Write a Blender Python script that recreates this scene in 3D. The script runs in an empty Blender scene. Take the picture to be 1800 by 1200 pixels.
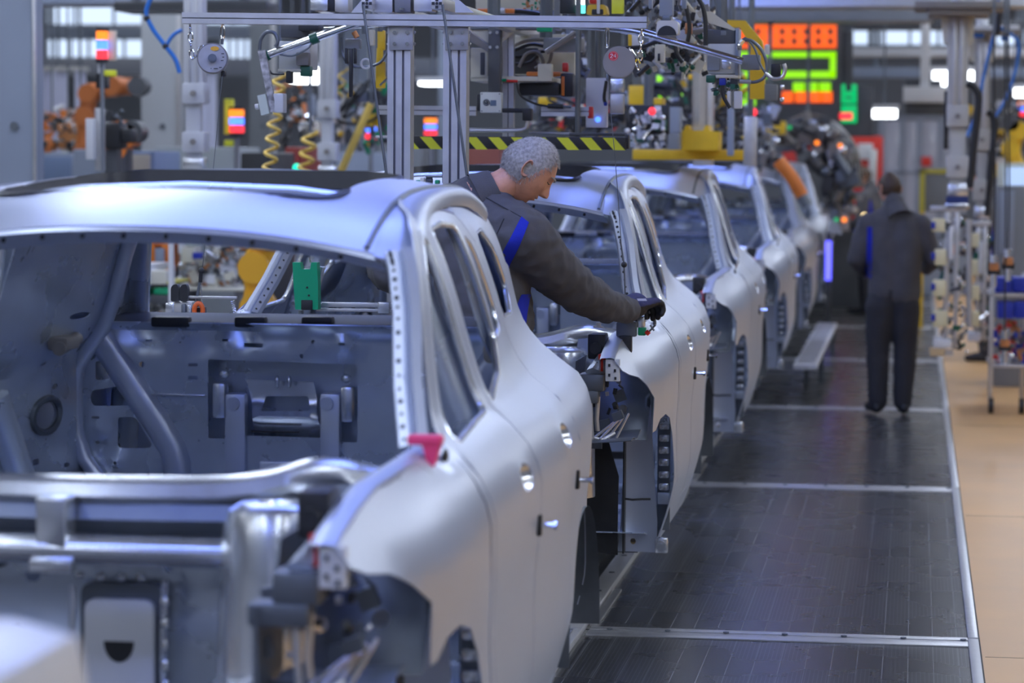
import bpy, bmesh, math, random
from mathutils import Vector, Matrix, noise as mnoise
from mathutils.geometry import delaunay_2d_cdt
random.seed(7)
sc = bpy.context.scene
C = sc.collection

# ------------------------------------------------------------------ camera
FPX = 4876.0                                   # focal length for an 1800 px wide frame
CAMZ = 1.96
YAW, PITCH, ROLL = math.radians(8.2432), math.radians(3.8640), math.radians(0.35)
fw = Vector((-math.sin(YAW)*math.cos(PITCH), math.cos(YAW)*math.cos(PITCH), -math.sin(PITCH)))
rt0 = Vector((math.cos(YAW), math.sin(YAW), 0)); up0 = rt0.cross(fw)
rt = math.cos(ROLL)*rt0 + math.sin(ROLL)*up0
up = -math.sin(ROLL)*rt0 + math.cos(ROLL)*up0
cam_d = bpy.data.cameras.new('camera'); cam = bpy.data.objects.new('camera', cam_d); C.objects.link(cam)
cam.matrix_world = Matrix(((rt.x, up.x, -fw.x, 0), (rt.y, up.y, -fw.y, 0), (rt.z, up.z, -fw.z, CAMZ), (0, 0, 0, 1)))
cam_d.sensor_width = 36.0; cam_d.lens = 36.0*FPX/1800.0
cam_d.clip_start = 0.1; cam_d.clip_end = 200
cam_d.dof.use_dof = True; cam_d.dof.focus_distance = 10.6; cam_d.dof.aperture_fstop = 2.8
sc.camera = cam

# ------------------------------------------------------------------ world, exposure
w = bpy.data.worlds.new('hall_air'); sc.world = w; w.use_nodes = True
w.node_tree.nodes['Background'].inputs[0].default_value = (0.55, 0.60, 0.72, 1)
w.node_tree.nodes['Background'].inputs[1].default_value = 0.03
sc.view_settings.view_transform = 'Standard'; sc.view_settings.look = 'None'
sc.view_settings.gamma = 1.0; sc.view_settings.use_curve_mapping = False
sc.view_settings.exposure = 0.30
sc.cycles.max_bounces = 8

def at(px, py, Y):
    """world point seen at photo pixel (px, py) on the plane at distance Y along the hall"""
    d = fw + rt*((px-900.0)/FPX) + up*((600.0-py)/FPX)
    return Vector((0, 0, CAMZ)) + d*(Y/d.y)

# ------------------------------------------------------------------ materials
MATS = {}
def mat(name, col, metal=0.0, rough=0.5, emit=None, es=1.0, var=0.0, vscale=6.0, bump=0.0, bscale=40.0, alpha=None, coat=0.0, stretch=None):
    if name in MATS: return MATS[name]
    m = bpy.data.materials.new(name); m.use_nodes = True
    nt = m.node_tree; b = nt.nodes['Principled BSDF']
    b.inputs['Base Color'].default_value = (*col, 1); b.inputs['Metallic'].default_value = metal
    b.inputs['Roughness'].default_value = rough
    if coat: b.inputs['Coat Weight'].default_value = coat
    if emit: b.inputs['Emission Color'].default_value = (*emit, 1); b.inputs['Emission Strength'].default_value = es
    if alpha is not None: b.inputs['Alpha'].default_value = alpha
    if var or bump:
        tc = nt.nodes.new('ShaderNodeTexCoord'); mp = nt.nodes.new('ShaderNodeMapping')
        nt.links.new(tc.outputs['Object'], mp.inputs[0])
        if stretch: mp.inputs['Scale'].default_value = stretch
    if var:
        n = nt.nodes.new('ShaderNodeTexNoise'); n.inputs['Scale'].default_value = vscale; n.inputs['Detail'].default_value = 5
        r = nt.nodes.new('ShaderNodeValToRGB'); nt.links.new(mp.outputs[0], n.inputs['Vector'])
        r.color_ramp.elements[0].position = 0.3; r.color_ramp.elements[1].position = 0.7
        r.color_ramp.elements[0].color = (*[max(0, c*(1-var)) for c in col], 1)
        r.color_ramp.elements[1].color = (*[min(1, c*(1+var)) for c in col], 1)
        nt.links.new(n.outputs['Fac'], r.inputs[0]); nt.links.new(r.outputs[0], b.inputs['Base Color'])
        mr = nt.nodes.new('ShaderNodeMapRange'); mr.inputs[3].default_value = max(0.02, rough-0.07); mr.inputs[4].default_value = min(1, rough+0.07)
        nt.links.new(n.outputs['Fac'], mr.inputs[0]); nt.links.new(mr.outputs[0], b.inputs['Roughness'])
    if bump:
        n2 = nt.nodes.new('ShaderNodeTexNoise'); n2.inputs['Scale'].default_value = bscale; n2.inputs['Detail'].default_value = 4
        bp = nt.nodes.new('ShaderNodeBump'); bp.inputs['Strength'].default_value = bump; bp.inputs['Distance'].default_value = 0.01
        nt.links.new(mp.outputs[0], n2.inputs['Vector']); nt.links.new(n2.outputs['Fac'], bp.inputs['Height']); nt.links.new(bp.outputs[0], b.inputs['Normal'])
    MATS[name] = m
    return m
body_m  = mat('zinc_body_sheet', (0.56, 0.61, 0.74), 0.66, 0.38, var=0.03, vscale=3)
inner_m = mat('inner_steel_sheet', (0.54, 0.60, 0.70), 0.65, 0.28, var=0.08, vscale=5)
bright_m= mat('pressed_bright_steel', (0.72, 0.75, 0.80), 0.9, 0.24, var=0.05, vscale=9)
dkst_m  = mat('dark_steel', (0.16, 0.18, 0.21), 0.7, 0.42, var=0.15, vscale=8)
black_m = mat('black_plastic', (0.018, 0.019, 0.022), 0.0, 0.45, var=0.2, vscale=14)
rubber_m= mat('black_rubber', (0.02, 0.02, 0.022), 0.0, 0.6)
alu_m   = mat('aluminium_profile', (0.56, 0.56, 0.57), 0.8, 0.38, var=0.06, vscale=18)
aludk_m = mat('aluminium_groove', (0.20, 0.20, 0.21), 0.7, 0.5)
chrome_m= mat('chrome', (0.85, 0.86, 0.88), 1.0, 0.12)
white_m = mat('white_lacquer', (0.66, 0.67, 0.69), 0.0, 0.35, var=0.03, vscale=4)
cream_m = mat('cream_lacquer', (0.62, 0.60, 0.50), 0.0, 0.45, var=0.05, vscale=6)
grey_m  = mat('grey_lacquer', (0.20, 0.215, 0.24), 0.0, 0.4, var=0.05, vscale=4)
bgrey_m = mat('blue_grey_paint', (0.25, 0.29, 0.37), 0.0, 0.5, var=0.05, vscale=2)
dgrey_m = mat('anthracite_lacquer', (0.075, 0.08, 0.09), 0.0, 0.4, var=0.1, vscale=6)
yel_m   = mat('yellow_paint', (0.78, 0.50, 0.02), 0.0, 0.4, var=0.08, vscale=6)
lime_m  = mat('lime_yellow_film', (0.80, 0.82, 0.04), 0.0, 0.4)
ora_m   = mat('orange_robot_paint', (0.72, 0.20, 0.025), 0.0, 0.4, var=0.1, vscale=5)
red_m   = mat('red_paint', (0.66, 0.03, 0.02), 0.0, 0.4, var=0.08, vscale=5)
pink_m  = mat('pink_rubber', (0.90, 0.06, 0.20), 0.0, 0.45)
grn_m   = mat('green_polyamide', (0.0, 0.30, 0.13), 0.0, 0.4, var=0.06, vscale=8)
dgrn_m  = mat('dark_green_plastic', (0.01, 0.10, 0.06), 0.0, 0.4)
blue_m  = mat('blue_plastic', (0.01, 0.03, 0.36), 0.0, 0.4)
cyanb_m = mat('blue_air_hose', (0.02, 0.16, 0.55), 0.0, 0.35)
tan_m   = mat('tan_wood_pad', (0.55, 0.40, 0.22), 0.0, 0.6, var=0.15, vscale=10)
brass_m = mat('copper_brown_part', (0.55, 0.24, 0.10), 0.6, 0.4)
taupe_m = mat('taupe_cast_housing', (0.24, 0.225, 0.215), 0.3, 0.5, var=0.05, vscale=15)
hose_m  = mat('yellow_coil_hose', (0.72, 0.50, 0.10), 0.0, 0.4)
def emis(name, col, s): return mat(name, (0.02, 0.02, 0.02), 0, 0.4, emit=col, es=s)
lamp_m  = emis('lamp_diffuser', (0.88, 0.93, 1.0), 20.0)
e_or, e_gr, e_red, e_blu = emis('led_orange', (1.0, 0.12, 0.012), 1.1), emis('led_lime', (0.36, 1.0, 0.0), 0.8), emis('led_red', (1.0, 0.03, 0.05), 1.5), emis('led_blue', (0.06, 0.18, 1.0), 2.5)
e_amb, e_green, e_teal, e_wht, e_vio, e_scr = emis('led_amber', (1.0, 0.22, 0.01), 1.6), emis('led_green', (0.0, 0.75, 0.22), 0.6), emis('led_cyan', (0.1, 0.9, 0.8), 2.0), emis('led_white', (0.9, 0.95, 1), 5.0), emis('led_violet_blue', (0.10, 0.10, 1.0), 2.5), emis('screen_glow', (0.45, 0.62, 1.0), 0.9)

# ------------------------------------------------------------------ mesh helpers
class MB:
    def __init__(s): s.v = []; s.f = []; s.sm = []; s.mk = []
    def new(s): s.mk.append(len(s.f)); return s
    def add(s, vs, fs, smooth=False):
        o = len(s.v); s.v += [Vector(p) for p in vs]; s.f += [tuple(i+o for i in q) for q in fs]; s.sm += [smooth]*len(fs); return s
    def box(s, c, d, rot=None, bev=0.0):
        hx, hy, hz = d[0]/2, d[1]/2, d[2]/2
        c = Vector(c)
        if bev > 0:
            b = min(bev, hx*.9, hy*.9, hz*.9); bm = bmesh.new(); bmesh.ops.create_cube(bm, size=1.0)
            for v in bm.verts: v.co = Vector((v.co.x*d[0], v.co.y*d[1], v.co.z*d[2]))
            bmesh.ops.bevel(bm, geom=bm.edges[:], offset=b, segments=2, affect='EDGES', profile=0.6)
            bm.verts.index_update(); vs = [v.co.copy() for v in bm.verts]; fs = [[v.index for v in f.verts] for f in bm.faces]; bm.free(); sm = True
        else:
            vs = [Vector((x, y, z)) for x in (-hx, hx) for y in (-hy, hy) for z in (-hz, hz)]
            fs = [(0, 1, 3, 2), (4, 6, 7, 5), (0, 4, 5, 1), (2, 3, 7, 6), (0, 2, 6, 4), (1, 5, 7, 3)]; sm = False
        if rot is not None: vs = [rot @ v for v in vs]
        return s.add([v+c for v in vs], fs, sm)
    def bar(s, p0, p1, wd, ht, upv=(0, 0, 1), bev=0.0):
        p0, p1 = Vector(p0), Vector(p1); y = (p1-p0); L = y.length; y.normalize()
        x = y.cross(Vector(upv));
        if x.length < 1e-4: x = y.cross(Vector((1, 0, 0)))
        x.normalize(); z = x.cross(y)
        return s.box((p0+p1)/2, (wd, L, ht), Matrix((x, y, z)).transposed(), bev)
    def tube(s, pts, r, n=10, closed=False, caps=True):
        pts = [Vector(p) for p in pts]; N = len(pts)
        rr = r if isinstance(r, (list, tuple)) else [r]*N
        vs = []; fs = []; prev = None
        for i, p in enumerate(pts):
            if closed: t = pts[(i+1) % N]-pts[i-1]
            else: t = pts[min(i+1, N-1)]-pts[max(i-1, 0)]
            if t.length < 1e-9: t = Vector((0, 0, 1))
            t.normalize()
            if prev is None:
                a = t.cross(Vector((0, 0, 1)))
                if a.length < 1e-3: a = t.cross(Vector((1, 0, 0)))
            else: a = prev - t*prev.dot(t)
            a.normalize(); prev = a; b = t.cross(a)
            for k in range(n):
                q = 2*math.pi*k/n; vs.append(p + (a*math.cos(q)+b*math.sin(q))*rr[i])
        for i in range(N if closed else N-1):
            j = (i+1) % N
            for k in range(n):
                l = (k+1) % n; fs.append((i*n+k, i*n+l, j*n+l, j*n+k))
        if caps and not closed: fs += [tuple(range(n-1, -1, -1)), tuple((N-1)*n+k for k in range(n))]
        return s.add(vs, fs, True)
    def cyl(s, p0, p1, r, n=16, r1=None):
        p0, p1 = Vector(p0), Vector(p1); t = (p1-p0).normalized()
        a = t.cross(Vector((0, 0, 1)));
        if a.length < 1e-3: a = t.cross(Vector((1, 0, 0)))
        a.normalize(); b = t.cross(a); r1 = r if r1 is None else r1
        vs = [p0+(a*math.cos(2*math.pi*k/n)+b*math.sin(2*math.pi*k/n))*r for k in range(n)]+[p1+(a*math.cos(2*math.pi*k/n)+b*math.sin(2*math.pi*k/n))*r1 for k in range(n)]
        return s.add(vs, [(k, (k+1) % n, n+(k+1) % n, n+k) for k in range(n)]+[tuple(range(n-1, -1, -1)), tuple(range(n, 2*n))], n > 6)
    def sph(s, c, r, sc_=(1, 1, 1), n=14, rot=None):
        vs = []; fs = []; c = Vector(c)
        m = n//2+1
        for i in range(m+1):
            a = math.pi*i/m
            for k in range(n):
                q = 2*math.pi*k/n; v = Vector((math.sin(a)*math.cos(q)*r*sc_[0], math.sin(a)*math.sin(q)*r*sc_[1], math.cos(a)*r*sc_[2]))
                vs.append(c+(rot @ v if rot else v))
        for i in range(m):
            for k in range(n): fs.append((i*n+k, (i+1)*n+k, (i+1)*n+(k+1) % n, i*n+(k+1) % n))
        return s.add(vs, fs, True)
    def prism(s, poly, fn, d0, d1, smooth=False):
        """2-D polygon swept between two offsets: fn(u, v, d) -> point"""
        n = len(poly); vs = [fn(u, v, d0) for u, v in poly]+[fn(u, v, d1) for u, v in poly]
        return s.add(vs, [tuple(range(n-1, -1, -1)), tuple(range(n, 2*n))]+[(k, (k+1) % n, n+(k+1) % n, n+k) for k in range(n)], smooth)
    def grid(s, rows, smooth=True, closed=False):
        n = len(rows[0]); vs = [p for r in rows for p in r]; fs = []
        for i in range(len(rows)-1):
            for k in range(n if closed else n-1): fs.append((i*n+k, i*n+(k+1) % n, (i+1)*n+(k+1) % n, (i+1)*n+k))
        return s.add(vs, fs, smooth)
    def build(s, name, m, parent=None, loc=None):
        if s.mk:                                       # several pieces of a kind: one object each
            cuts = sorted(set(s.mk+[len(s.f)])); out = None
            for i in range(len(cuts)-1):
                fs = s.f[cuts[i]:cuts[i+1]]
                if not fs: continue
                used = sorted({k for f in fs for k in f}); ix = {k: j for j, k in enumerate(used)}
                q = MB(); q.v = [s.v[k] for k in used]; q.f = [tuple(ix[k] for k in f) for f in fs]; q.sm = s.sm[cuts[i]:cuts[i+1]]
                o = q.build(name, m, parent, loc); out = out or o
            return out
        me = bpy.data.meshes.new(name); me.from_pydata([tuple(v) for v in s.v], [], s.f)
        me.polygons.foreach_set('use_smooth', s.sm); me.materials.append(m)
        if any(s.sm): me.set_sharp_from_angle(angle=math.radians(40))
        me.update()
        return link(name, me, parent, loc)
def link(name, me, parent=None, loc=None):
    o = bpy.data.objects.new(name, me); C.objects.link(o)
    if parent: o.parent = parent
    if loc is not None: o.location = loc
    return o
def empty(name, loc=(0, 0, 0), rz=0.0):
    o = bpy.data.objects.new(name, None); C.objects.link(o); o.location = loc; o.rotation_euler = (0, 0, rz); o.empty_display_size = 0.1; return o
def tag(o, label, cat, group=None, kind=None):
    o['label'] = label; o['category'] = cat
    if group: o['group'] = group
    if kind: o['kind'] = kind
    return o
def struct(o): o['kind'] = 'structure'; return o
def thing(name, loc, label, cat, group=None, rz=0.0): return tag(empty(name, loc, rz), label, cat, group)
def copy_tree(o, parent=None):
    c = o.copy(); C.objects.link(c); c.parent = parent
    for ch in list(o.children): copy_tree(ch, c)
    return c
def inside(p, poly):
    x, y = p; r = False; n = len(poly); j = n-1
    for i in range(n):
        xi, yi = poly[i]; xj, yj = poly[j]
        if (yi > y) != (yj > y) and x < (xj-xi)*(y-yi)/(yj-yi)+xi: r = not r
        j = i
    return r
def resamp(poly, step):
    out = []; n = len(poly)
    for i in range(n):
        a, b = poly[i], poly[(i+1) % n]; L = math.hypot(b[0]-a[0], b[1]-a[1]); k = max(1, int(math.ceil(L/step)))
        for j in range(k): out.append((a[0]+(b[0]-a[0])*j/k, a[1]+(b[1]-a[1])*j/k))
    return out
def rnd(poly, r, n=4):
    """round the corners of a polygon"""
    out = []; N = len(poly)
    for i in range(N):
        p = Vector(poly[i]); a = Vector(poly[i-1])-p; b = Vector(poly[(i+1) % N])-p
        d = min(r, a.length*.45, b.length*.45); p0 = p+a.normalized()*d; p1 = p+b.normalized()*d
        for k in range(n+1):
            t = k/n; q = p0*(1-t)**2+p*2*t*(1-t)+p1*t*t; out.append((q.x, q.y))
    return out
def ell(cx, cy, rx, ry, n=14): return [(cx+rx*math.cos(2*math.pi*k/n), cy+ry*math.sin(2*math.pi*k/n)) for k in range(n)]
def rect(x0, y0, x1, y1): return [(x0, y0), (x1, y0), (x1, y1), (x0, y1)]
def panel(name, outline, holes, step, fn, thick, m, parent=None, smooth=True):
    """sheet panel: polygon with holes, triangulated on a grid, laid on the surface fn(u, v), thickened"""
    o = resamp(outline, step); hs = [resamp(h, step) for h in holes]
    V = []; Ed = []
    for loop in [o]+hs:
        k0 = len(V); V += loop; n = len(loop); Ed += [(k0+i, k0+(i+1) % n) for i in range(n)]
    B = list(V); us = [p[0] for p in o]; vs_ = [p[1] for p in o]
    u = min(us)+step*.5
    while u < max(us):
        v = min(vs_)+step*.5
        while v < max(vs_):
            p = (u, v)
            if inside(p, o) and not any(inside(p, h) for h in hs) and all((p[0]-b[0])**2+(p[1]-b[1])**2 > (step*.45)**2 for b in B): V.append(p)
            v += step
        u += step
    r = delaunay_2d_cdt([Vector(p) for p in V], Ed, [], 0, 1e-6)
    bm = bmesh.new(); bv = [bm.verts.new(fn(p.x, p.y)) for p in r[0]]
    for f in r[2]:
        c = sum((r[0][i] for i in f), Vector((0, 0)))/len(f)
        if inside(c, o) and not any(inside(c, h) for h in hs):
            try: bm.faces.new([bv[i] for i in f])
            except ValueError: pass
    for v in [v for v in bm.verts if not v.link_faces]: bm.verts.remove(v)
    bmesh.ops.recalc_face_normals(bm, faces=bm.faces[:])
    if thick: bmesh.ops.solidify(bm, geom=bm.faces[:], thickness=thick)
    me = bpy.data.meshes.new(name); bm.to_mesh(me); bm.free()
    me.polygons.foreach_set('use_smooth', [smooth]*len(me.polygons)); me.materials.append(m)
    if smooth: me.set_sharp_from_angle(angle=math.radians(45))
    return link(name, me, parent)
def interp(tab, x):
    """smooth monotone-ish table lookup"""
    n = len(tab)
    if x <= tab[0][0]: return tab[0][1]
    if x >= tab[-1][0]: return tab[-1][1]
    for i in range(n-1):
        if x <= tab[i+1][0]: break
    def sl(k):
        if k <= 0 or k >= n-1:
            a, b = (0, 1) if k <= 0 else (n-2, n-1); return (tab[b][1]-tab[a][1])/(tab[b][0]-tab[a][0])
        d0 = (tab[k][1]-tab[k-1][1])/(tab[k][0]-tab[k-1][0]); d1 = (tab[k+1][1]-tab[k][1])/(tab[k+1][0]-tab[k][0])
        return 0 if d0*d1 <= 0 else 2*d0*d1/(d0+d1)
    x0, y0 = tab[i]; x1, y1 = tab[i+1]; h = x1-x0; t = (x-x0)/h; m0, m1 = sl(i)*h, sl(i+1)*h
    return (2*t**3-3*t*t+1)*y0+(t**3-2*t*t+t)*m0+(-2*t**3+3*t*t)*y1+(t**3-t*t)*m1
def sstep(a, b, x):
    t = max(0, min(1, (x-a)/(b-a))); return t*t*(3-2*t)
# ------------------------------------------------------------------ hall: ceiling lamps, shell, floor
def mat_matting():
    m = bpy.data.materials.new('ribbed_rubber_matting'); m.use_nodes = True; nt = m.node_tree; b = nt.nodes['Principled BSDF']
    N = nt.nodes.new; Lk = nt.links.new
    tc = N('ShaderNodeTexCoord'); sx = N('ShaderNodeSeparateXYZ'); Lk(tc.outputs['Object'], sx.inputs[0])
    def math_(op, a, bb=None, c=None):
        n = N('ShaderNodeMath'); n.operation = op
        for i, q in enumerate((a, bb, c)):
            if q is None: continue
            if isinstance(q, (int, float)): n.inputs[i].default_value = q
            else: Lk(q, n.inputs[i])
        return n.outputs[0]
    def line(co, pitch, wdt): return math_('LESS_THAN', math_('PINGPONG', co, pitch/2), wdt/2)
    main = line(sx.outputs[0], 0.098, 0.0038); fine = math_('PINGPONG', sx.outputs[0], 0.008); dash = line(sx.outputs[1], 0.03, 0.014)
    dotted = math_('MULTIPLY', main, math_('ADD', math_('MULTIPLY', dash, 0.6), 0.4))
    fl = line(sx.outputs[0], 0.016, 0.004)
    ns = N('ShaderNodeTexNoise'); ns.inputs['Scale'].default_value = 2.2; ns.inputs['Detail'].default_value = 6; Lk(tc.outputs['Object'], ns.inputs['Vector'])
    fac = math_('ADD', math_('MULTIPLY', dotted, 0.55), math_('MULTIPLY', fl, 0.16))
    mx = N('ShaderNodeMix'); mx.data_type = 'RGBA'; Lk(fac, mx.inputs[0])
    rp = N('ShaderNodeValToRGB'); rp.color_ramp.elements[0].color = (0.018, 0.018, 0.018, 1); rp.color_ramp.elements[1].color = (0.042, 0.042, 0.041, 1)
    Lk(ns.outputs['Fac'], rp.inputs[0]); Lk(rp.outputs[0], mx.inputs[6]); mx.inputs[7].default_value = (0.34, 0.35, 0.37, 1)
    Lk(mx.outputs[2], b.inputs['Base Color'])
    mr = N('ShaderNodeMapRange'); mr.inputs[3].default_value = 0.24; mr.inputs[4].default_value = 0.31; Lk(ns.outputs['Fac'], mr.inputs[0]); Lk(mr.outputs[0], b.inputs['Roughness'])
    bp = N('ShaderNodeBump'); bp.inputs['Strength'].default_value = 0.06; bp.inputs['Distance'].default_value = 0.002
    Lk(math_('ADD', fine, math_('MULTIPLY', dash, 0.003)), bp.inputs['Height']); Lk(bp.outputs[0], b.inputs['Normal'])
    b.inputs['Specular IOR Level'].default_value = 0.6
    return m
matting_m = mat_matting()
tanfl_m = mat('tan_floor_coating', (0.62, 0.36, 0.145), 0.0, 0.42, var=0.10, vscale=1.3, coat=0.0)
pit_m = mat('dark_pit_floor', (0.035, 0.035, 0.036), 0.0, 0.5, var=0.5, vscale=5)
lfl_m = mat('grey_floor_coating', (0.30, 0.29, 0.28), 0.0, 0.35, var=0.1, vscale=1.5)
ceil_m = mat('ceiling_sheet', (0.20, 0.21, 0.23), 0.0, 0.7)
wall_m = mat('wall_panel_paint', (0.17, 0.185, 0.22), 0.0, 0.6, var=0.05, vscale=0.5)
HX0, HX1, HY0, HY1, HZ = -22.0, 8.0, -9.0, 52.0, 6.6
def slab(name, x0, x1, y0, y1, z0, z1, m): return struct(MB().box(((x0+x1)/2, (y0+y1)/2, (z0+z1)/2), (x1-x0, y1-y0, z1-z0)).build(name, m))
slab('ceiling', HX0, HX1, HY0, HY1, HZ, HZ+.2, ceil_m)
slab('wall_back', HX0, HX1, HY1, HY1+.2, 0, HZ, wall_m)
slab('wall_front', HX0, HX1, HY0-.2, HY0, 0, HZ, wall_m)
slab('wall_left', HX0-.2, HX0, HY0, HY1, 0, HZ, wall_m)
slab('wall_right', HX1, HX1+.2, HY0, HY1, 0, HZ, wall_m)
RX = 0.275                                     # right edge of the moving walkway
RL = -1.40                                     # left guide rail
floor_r = slab('floor', RX+.012, HX1, HY0, HY1, -.1, 0, tanfl_m)
slab('floor_left', HX0, -3.4, HY0, HY1, -.1, 0, lfl_m)
slab('floor_pit', -3.4, RL-.0, HY0, HY1, -.1, -.03, pit_m)
# seams and a cover plate set in the tan floor
for i, (yy) in enumerate((10.95, 15.3, 20.5)):
    MB().box(((RX+HX1)/2, yy, .0006), (HX1-RX-.05, .006, .0012)).build('floor_seam', mat('seam_filler', (0.30, 0.22, 0.13), 0, .6), floor_r)
cp = MB()
for a, b_ in (((.50, 11.08), (.50, 11.42)), ((.50, 11.42), (.95, 11.42)), ((.95, 11.42), (.95, 11.08)), ((.95, 11.08), (.50, 11.08))): cp.bar((*a, .001), (*b_, .001), .008, .002)
cp.build('cover_plate_frame', dkst_m, floor_r)
cp = MB(); cp.box((.62, 10.93, .001), (.30, .02, .0022)); cp.build('floor_scratch', mat('bare_metal_scratch', (0.5, 0.5, 0.55), .7, .3), floor_r)

# walkway: one platform per car
walk = struct(empty('floor_conveyor', (0, 0, 0)))
PL = 5.2; Y0P = 11.30
for k in range(-2, 8):
    ya = Y0P+PL*k; yb = ya+PL
    MB().box(((RX+RL)/2+.03, (ya+yb)/2, -.03), (RX-RL-.06, PL-.02, .06)).build('mat_panel', matting_m, walk)
    s = MB()
    s.box(((RX+RL)/2+.05, ya-.10, .003), (RX-RL-.09, .10, .008), bev=.003)
    s.box(((RX+RL)/2+.05, ya+.02, .002), (RX-RL-.09, .06, .010), bev=.004)
    s.box(((RX+RL)/2+.05, ya-.04, .001), (RX-RL-.09, .03, .006))
    strip = s.build('cross_strip', alu_m, walk)
    s = MB()
    for q in range(7): s.new().cyl((RL+.18+q*.24, ya-.02, .006), (RL+.18+q*.24, ya-.02, .012), .012, 8)
    s.build('strip_screw', dkst_m, strip)
    MB().box((RX-.015, (ya+yb)/2, .006), (.042, PL-.03, .016), bev=.003).build('edge_trim', alu_m, walk)
    MB().box((RX+.008, (ya+yb)/2, -.002), (.010, PL-.01, .01)).build('edge_gap', rubber_m, walk)
    # left guide rail in plates with bolts, and the narrow hinge strip beside it
    MB().box((RL+.035, (ya+yb)/2-.1, .012), (.085, PL-.006, .03), bev=.003).build('guide_rail', mat('bright_rail', (.78, .78, .80), .5, .32, var=.06, vscale=5), walk)
    s = MB()
    for q in range(9):
        yy = ya+.3+q*.55
        s.new().cyl((RL+.035, yy, .026), (RL+.035, yy, .031), .014, 10)
    s.build('rail_bolt', dkst_m, walk)
    MB().box((RL+.103, ya+.55, .006), (.035, .95, .012), bev=.002).build('hinge_strip', alu_m, walk)
slab('wall_pit', RL-.012, RL-.006, HY0, HY1, -.1, .02, dkst_m)

lampb_m = emis('cool_lamp_diffuser', (0.72, 0.81, 1.0), 20.0); lampv_m = emis('blue_fill_diffuser', (0.22, 0.32, 1.0), 16.0)
# strip luminaires under the ceiling
def luminaire(loc, L, label, wd=.30, rz=0.0, group=None, m=lamp_m):
    t = thing('strip_luminaire', loc, label, 'lamp', group, rz)
    MB().box((0, 0, .05), (wd+.06, L+.06, .06), bev=.01).build('lamp_housing', white_m, t)
    MB().box((0, 0, .012), (wd, L, .02)).build('diffuser', m, t)
    s = MB()
    for yy in (-L*.4, L*.4): s.new().cyl((0, yy, .08), (0, yy, HZ-loc[2]), .006, 6)
    s.build('hanger', dkst_m, t)
    return t
for ix, xx in enumerate((-12.5, -7.8, -4.4, 1.6, 5.2)):
    for iy in range(6):
        luminaire((xx, -4+iy*9.5, 5.3), 6.0, 'long strip luminaire hanging high under the hall ceiling', group='ceiling strip luminaires', m=lampb_m if ix in (1, 2, 3) else lamp_m)

# blue lamps added out of view across the line to brighten the car interiors
for k in range(-1, 5):
    luminaire((-2.0, 3.9+5.2*k, 3.75), 2.2, 'unseen blue fill lamp added across the line, above the gap between cars', wd=.34, rz=math.pi/2, group='fill lamps added over the line', m=lampv_m)
# ------------------------------------------------------------------ car body shells
HW = [(.30, .90), (.45, .95), (.62, .985), (.80, .985), (.98, 1.0), (1.10, 1.005), (1.17, .985), (1.22, .955), (1.26, .915), (1.29, .878), (1.335, .85), (1.45, .810), (1.60, .765), (1.73, .715), (1.80, .672), (1.85, .585), (1.88, .50)]
TY = [(-.05, .875), (0, .885), (.2, .905), (.48, .94), (.70, .975), (1.0, 1.0), (2.3, 1.0), (3.0, .975), (3.4, .95), (4.1, .87)]
GY = [(1.2, 1.0), (1.6, 1.0), (2.2, .985), (3.0, .945), (3.6, .905), (4.1, .88)]
def SX(y, z):
    g = 1+(interp(GY, y)-1)*sstep(1.2, 1.45, z)
    g *= 1-.055*sstep(1.05, 1.22, z)*(1-sstep(.45, .95, y))
    return interp(HW, z)*interp(TY, y)*g
def side(sg, off=0.0):
    def f(y, z): return Vector((sg*(SX(y, z)-off), y, z))
    return f
def arch(cy, cz, r, a0, a1, n=14, e=1.0): return [(cy+r*math.cos(math.radians(a0+(a1-a0)*i/n)), cz+r*e*math.sin(math.radians(a0+(a1-a0)*i/n))) for i in range(n+1)]
FENDER = [(0, 1.17), (.10, 1.190), (.25, 1.213), (.45, 1.240), (.70, 1.264), (.94, 1.282), (.945, 1.26), (.93, 1.20), (.945, 1.05), (1.03, .86), (1.10, .62), (1.10, .36),
          (1.03, .345), (1.02, .50), (.985, .66), (.91, .80), (.82, .875), (.72, .90), (.63, .888), (.575, .845), (.53, .84), (.515, .90), (.50, .985), (.36, 1.045), (.22, 1.09), (.08, 1.11), (.01, 1.13)]
SIDE_O = [(.95, 1.275), (1.10, 1.40), (1.30, 1.575), (1.50, 1.72), (1.62, 1.785), (1.8, 1.83), (2.1, 1.858), (2.6, 1.862), (3.0, 1.845), (3.3, 1.80), (3.52, 1.70), (3.78, 1.46), (3.92, 1.28), (3.98, 1.05), (3.98, .80), (3.90, .58), (3.72, .45)] \
       + arch(3.22, .45, .40, 0, 180, 14) + [(2.78, .40), (2.74, .33), (1.14, .31), (1.115, .36), (1.115, .62), (1.045, .86), (.96, 1.05), (.945, 1.20)]
DOOR1 = [(1.01, 1.255), (1.16, 1.385), (1.34, 1.545), (1.53, 1.68), (1.66, 1.755), (1.80, 1.785), (1.80, 1.30), (1.83, 1.0), (1.83, .44), (1.20, .42), (1.19, .62), (1.11, .86), (1.03, 1.05), (1.005, 1.20)]
DOOR2 = [(1.81, 1.786), (2.0, 1.80), (2.25, 1.80), (2.45, 1.785), (2.62, 1.70), (2.72, 1.45), (2.78, 1.30), (2.82, 1.05), (2.76, .86), (2.68, .66), (2.62, .44), (1.84, .44), (1.84, 1.0), (1.81, 1.30)]
WIN1 = [(1.10, 1.268), (1.36, 1.505), (1.55, 1.660), (1.68, 1.733), (1.74, 1.748), (1.72, 1.290)]
WIN2 = [(1.87, 1.300), (1.88, 1.757), (2.10, 1.768), (2.33, 1.757), (2.40, 1.435), (2.22, 1.35)]
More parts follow.
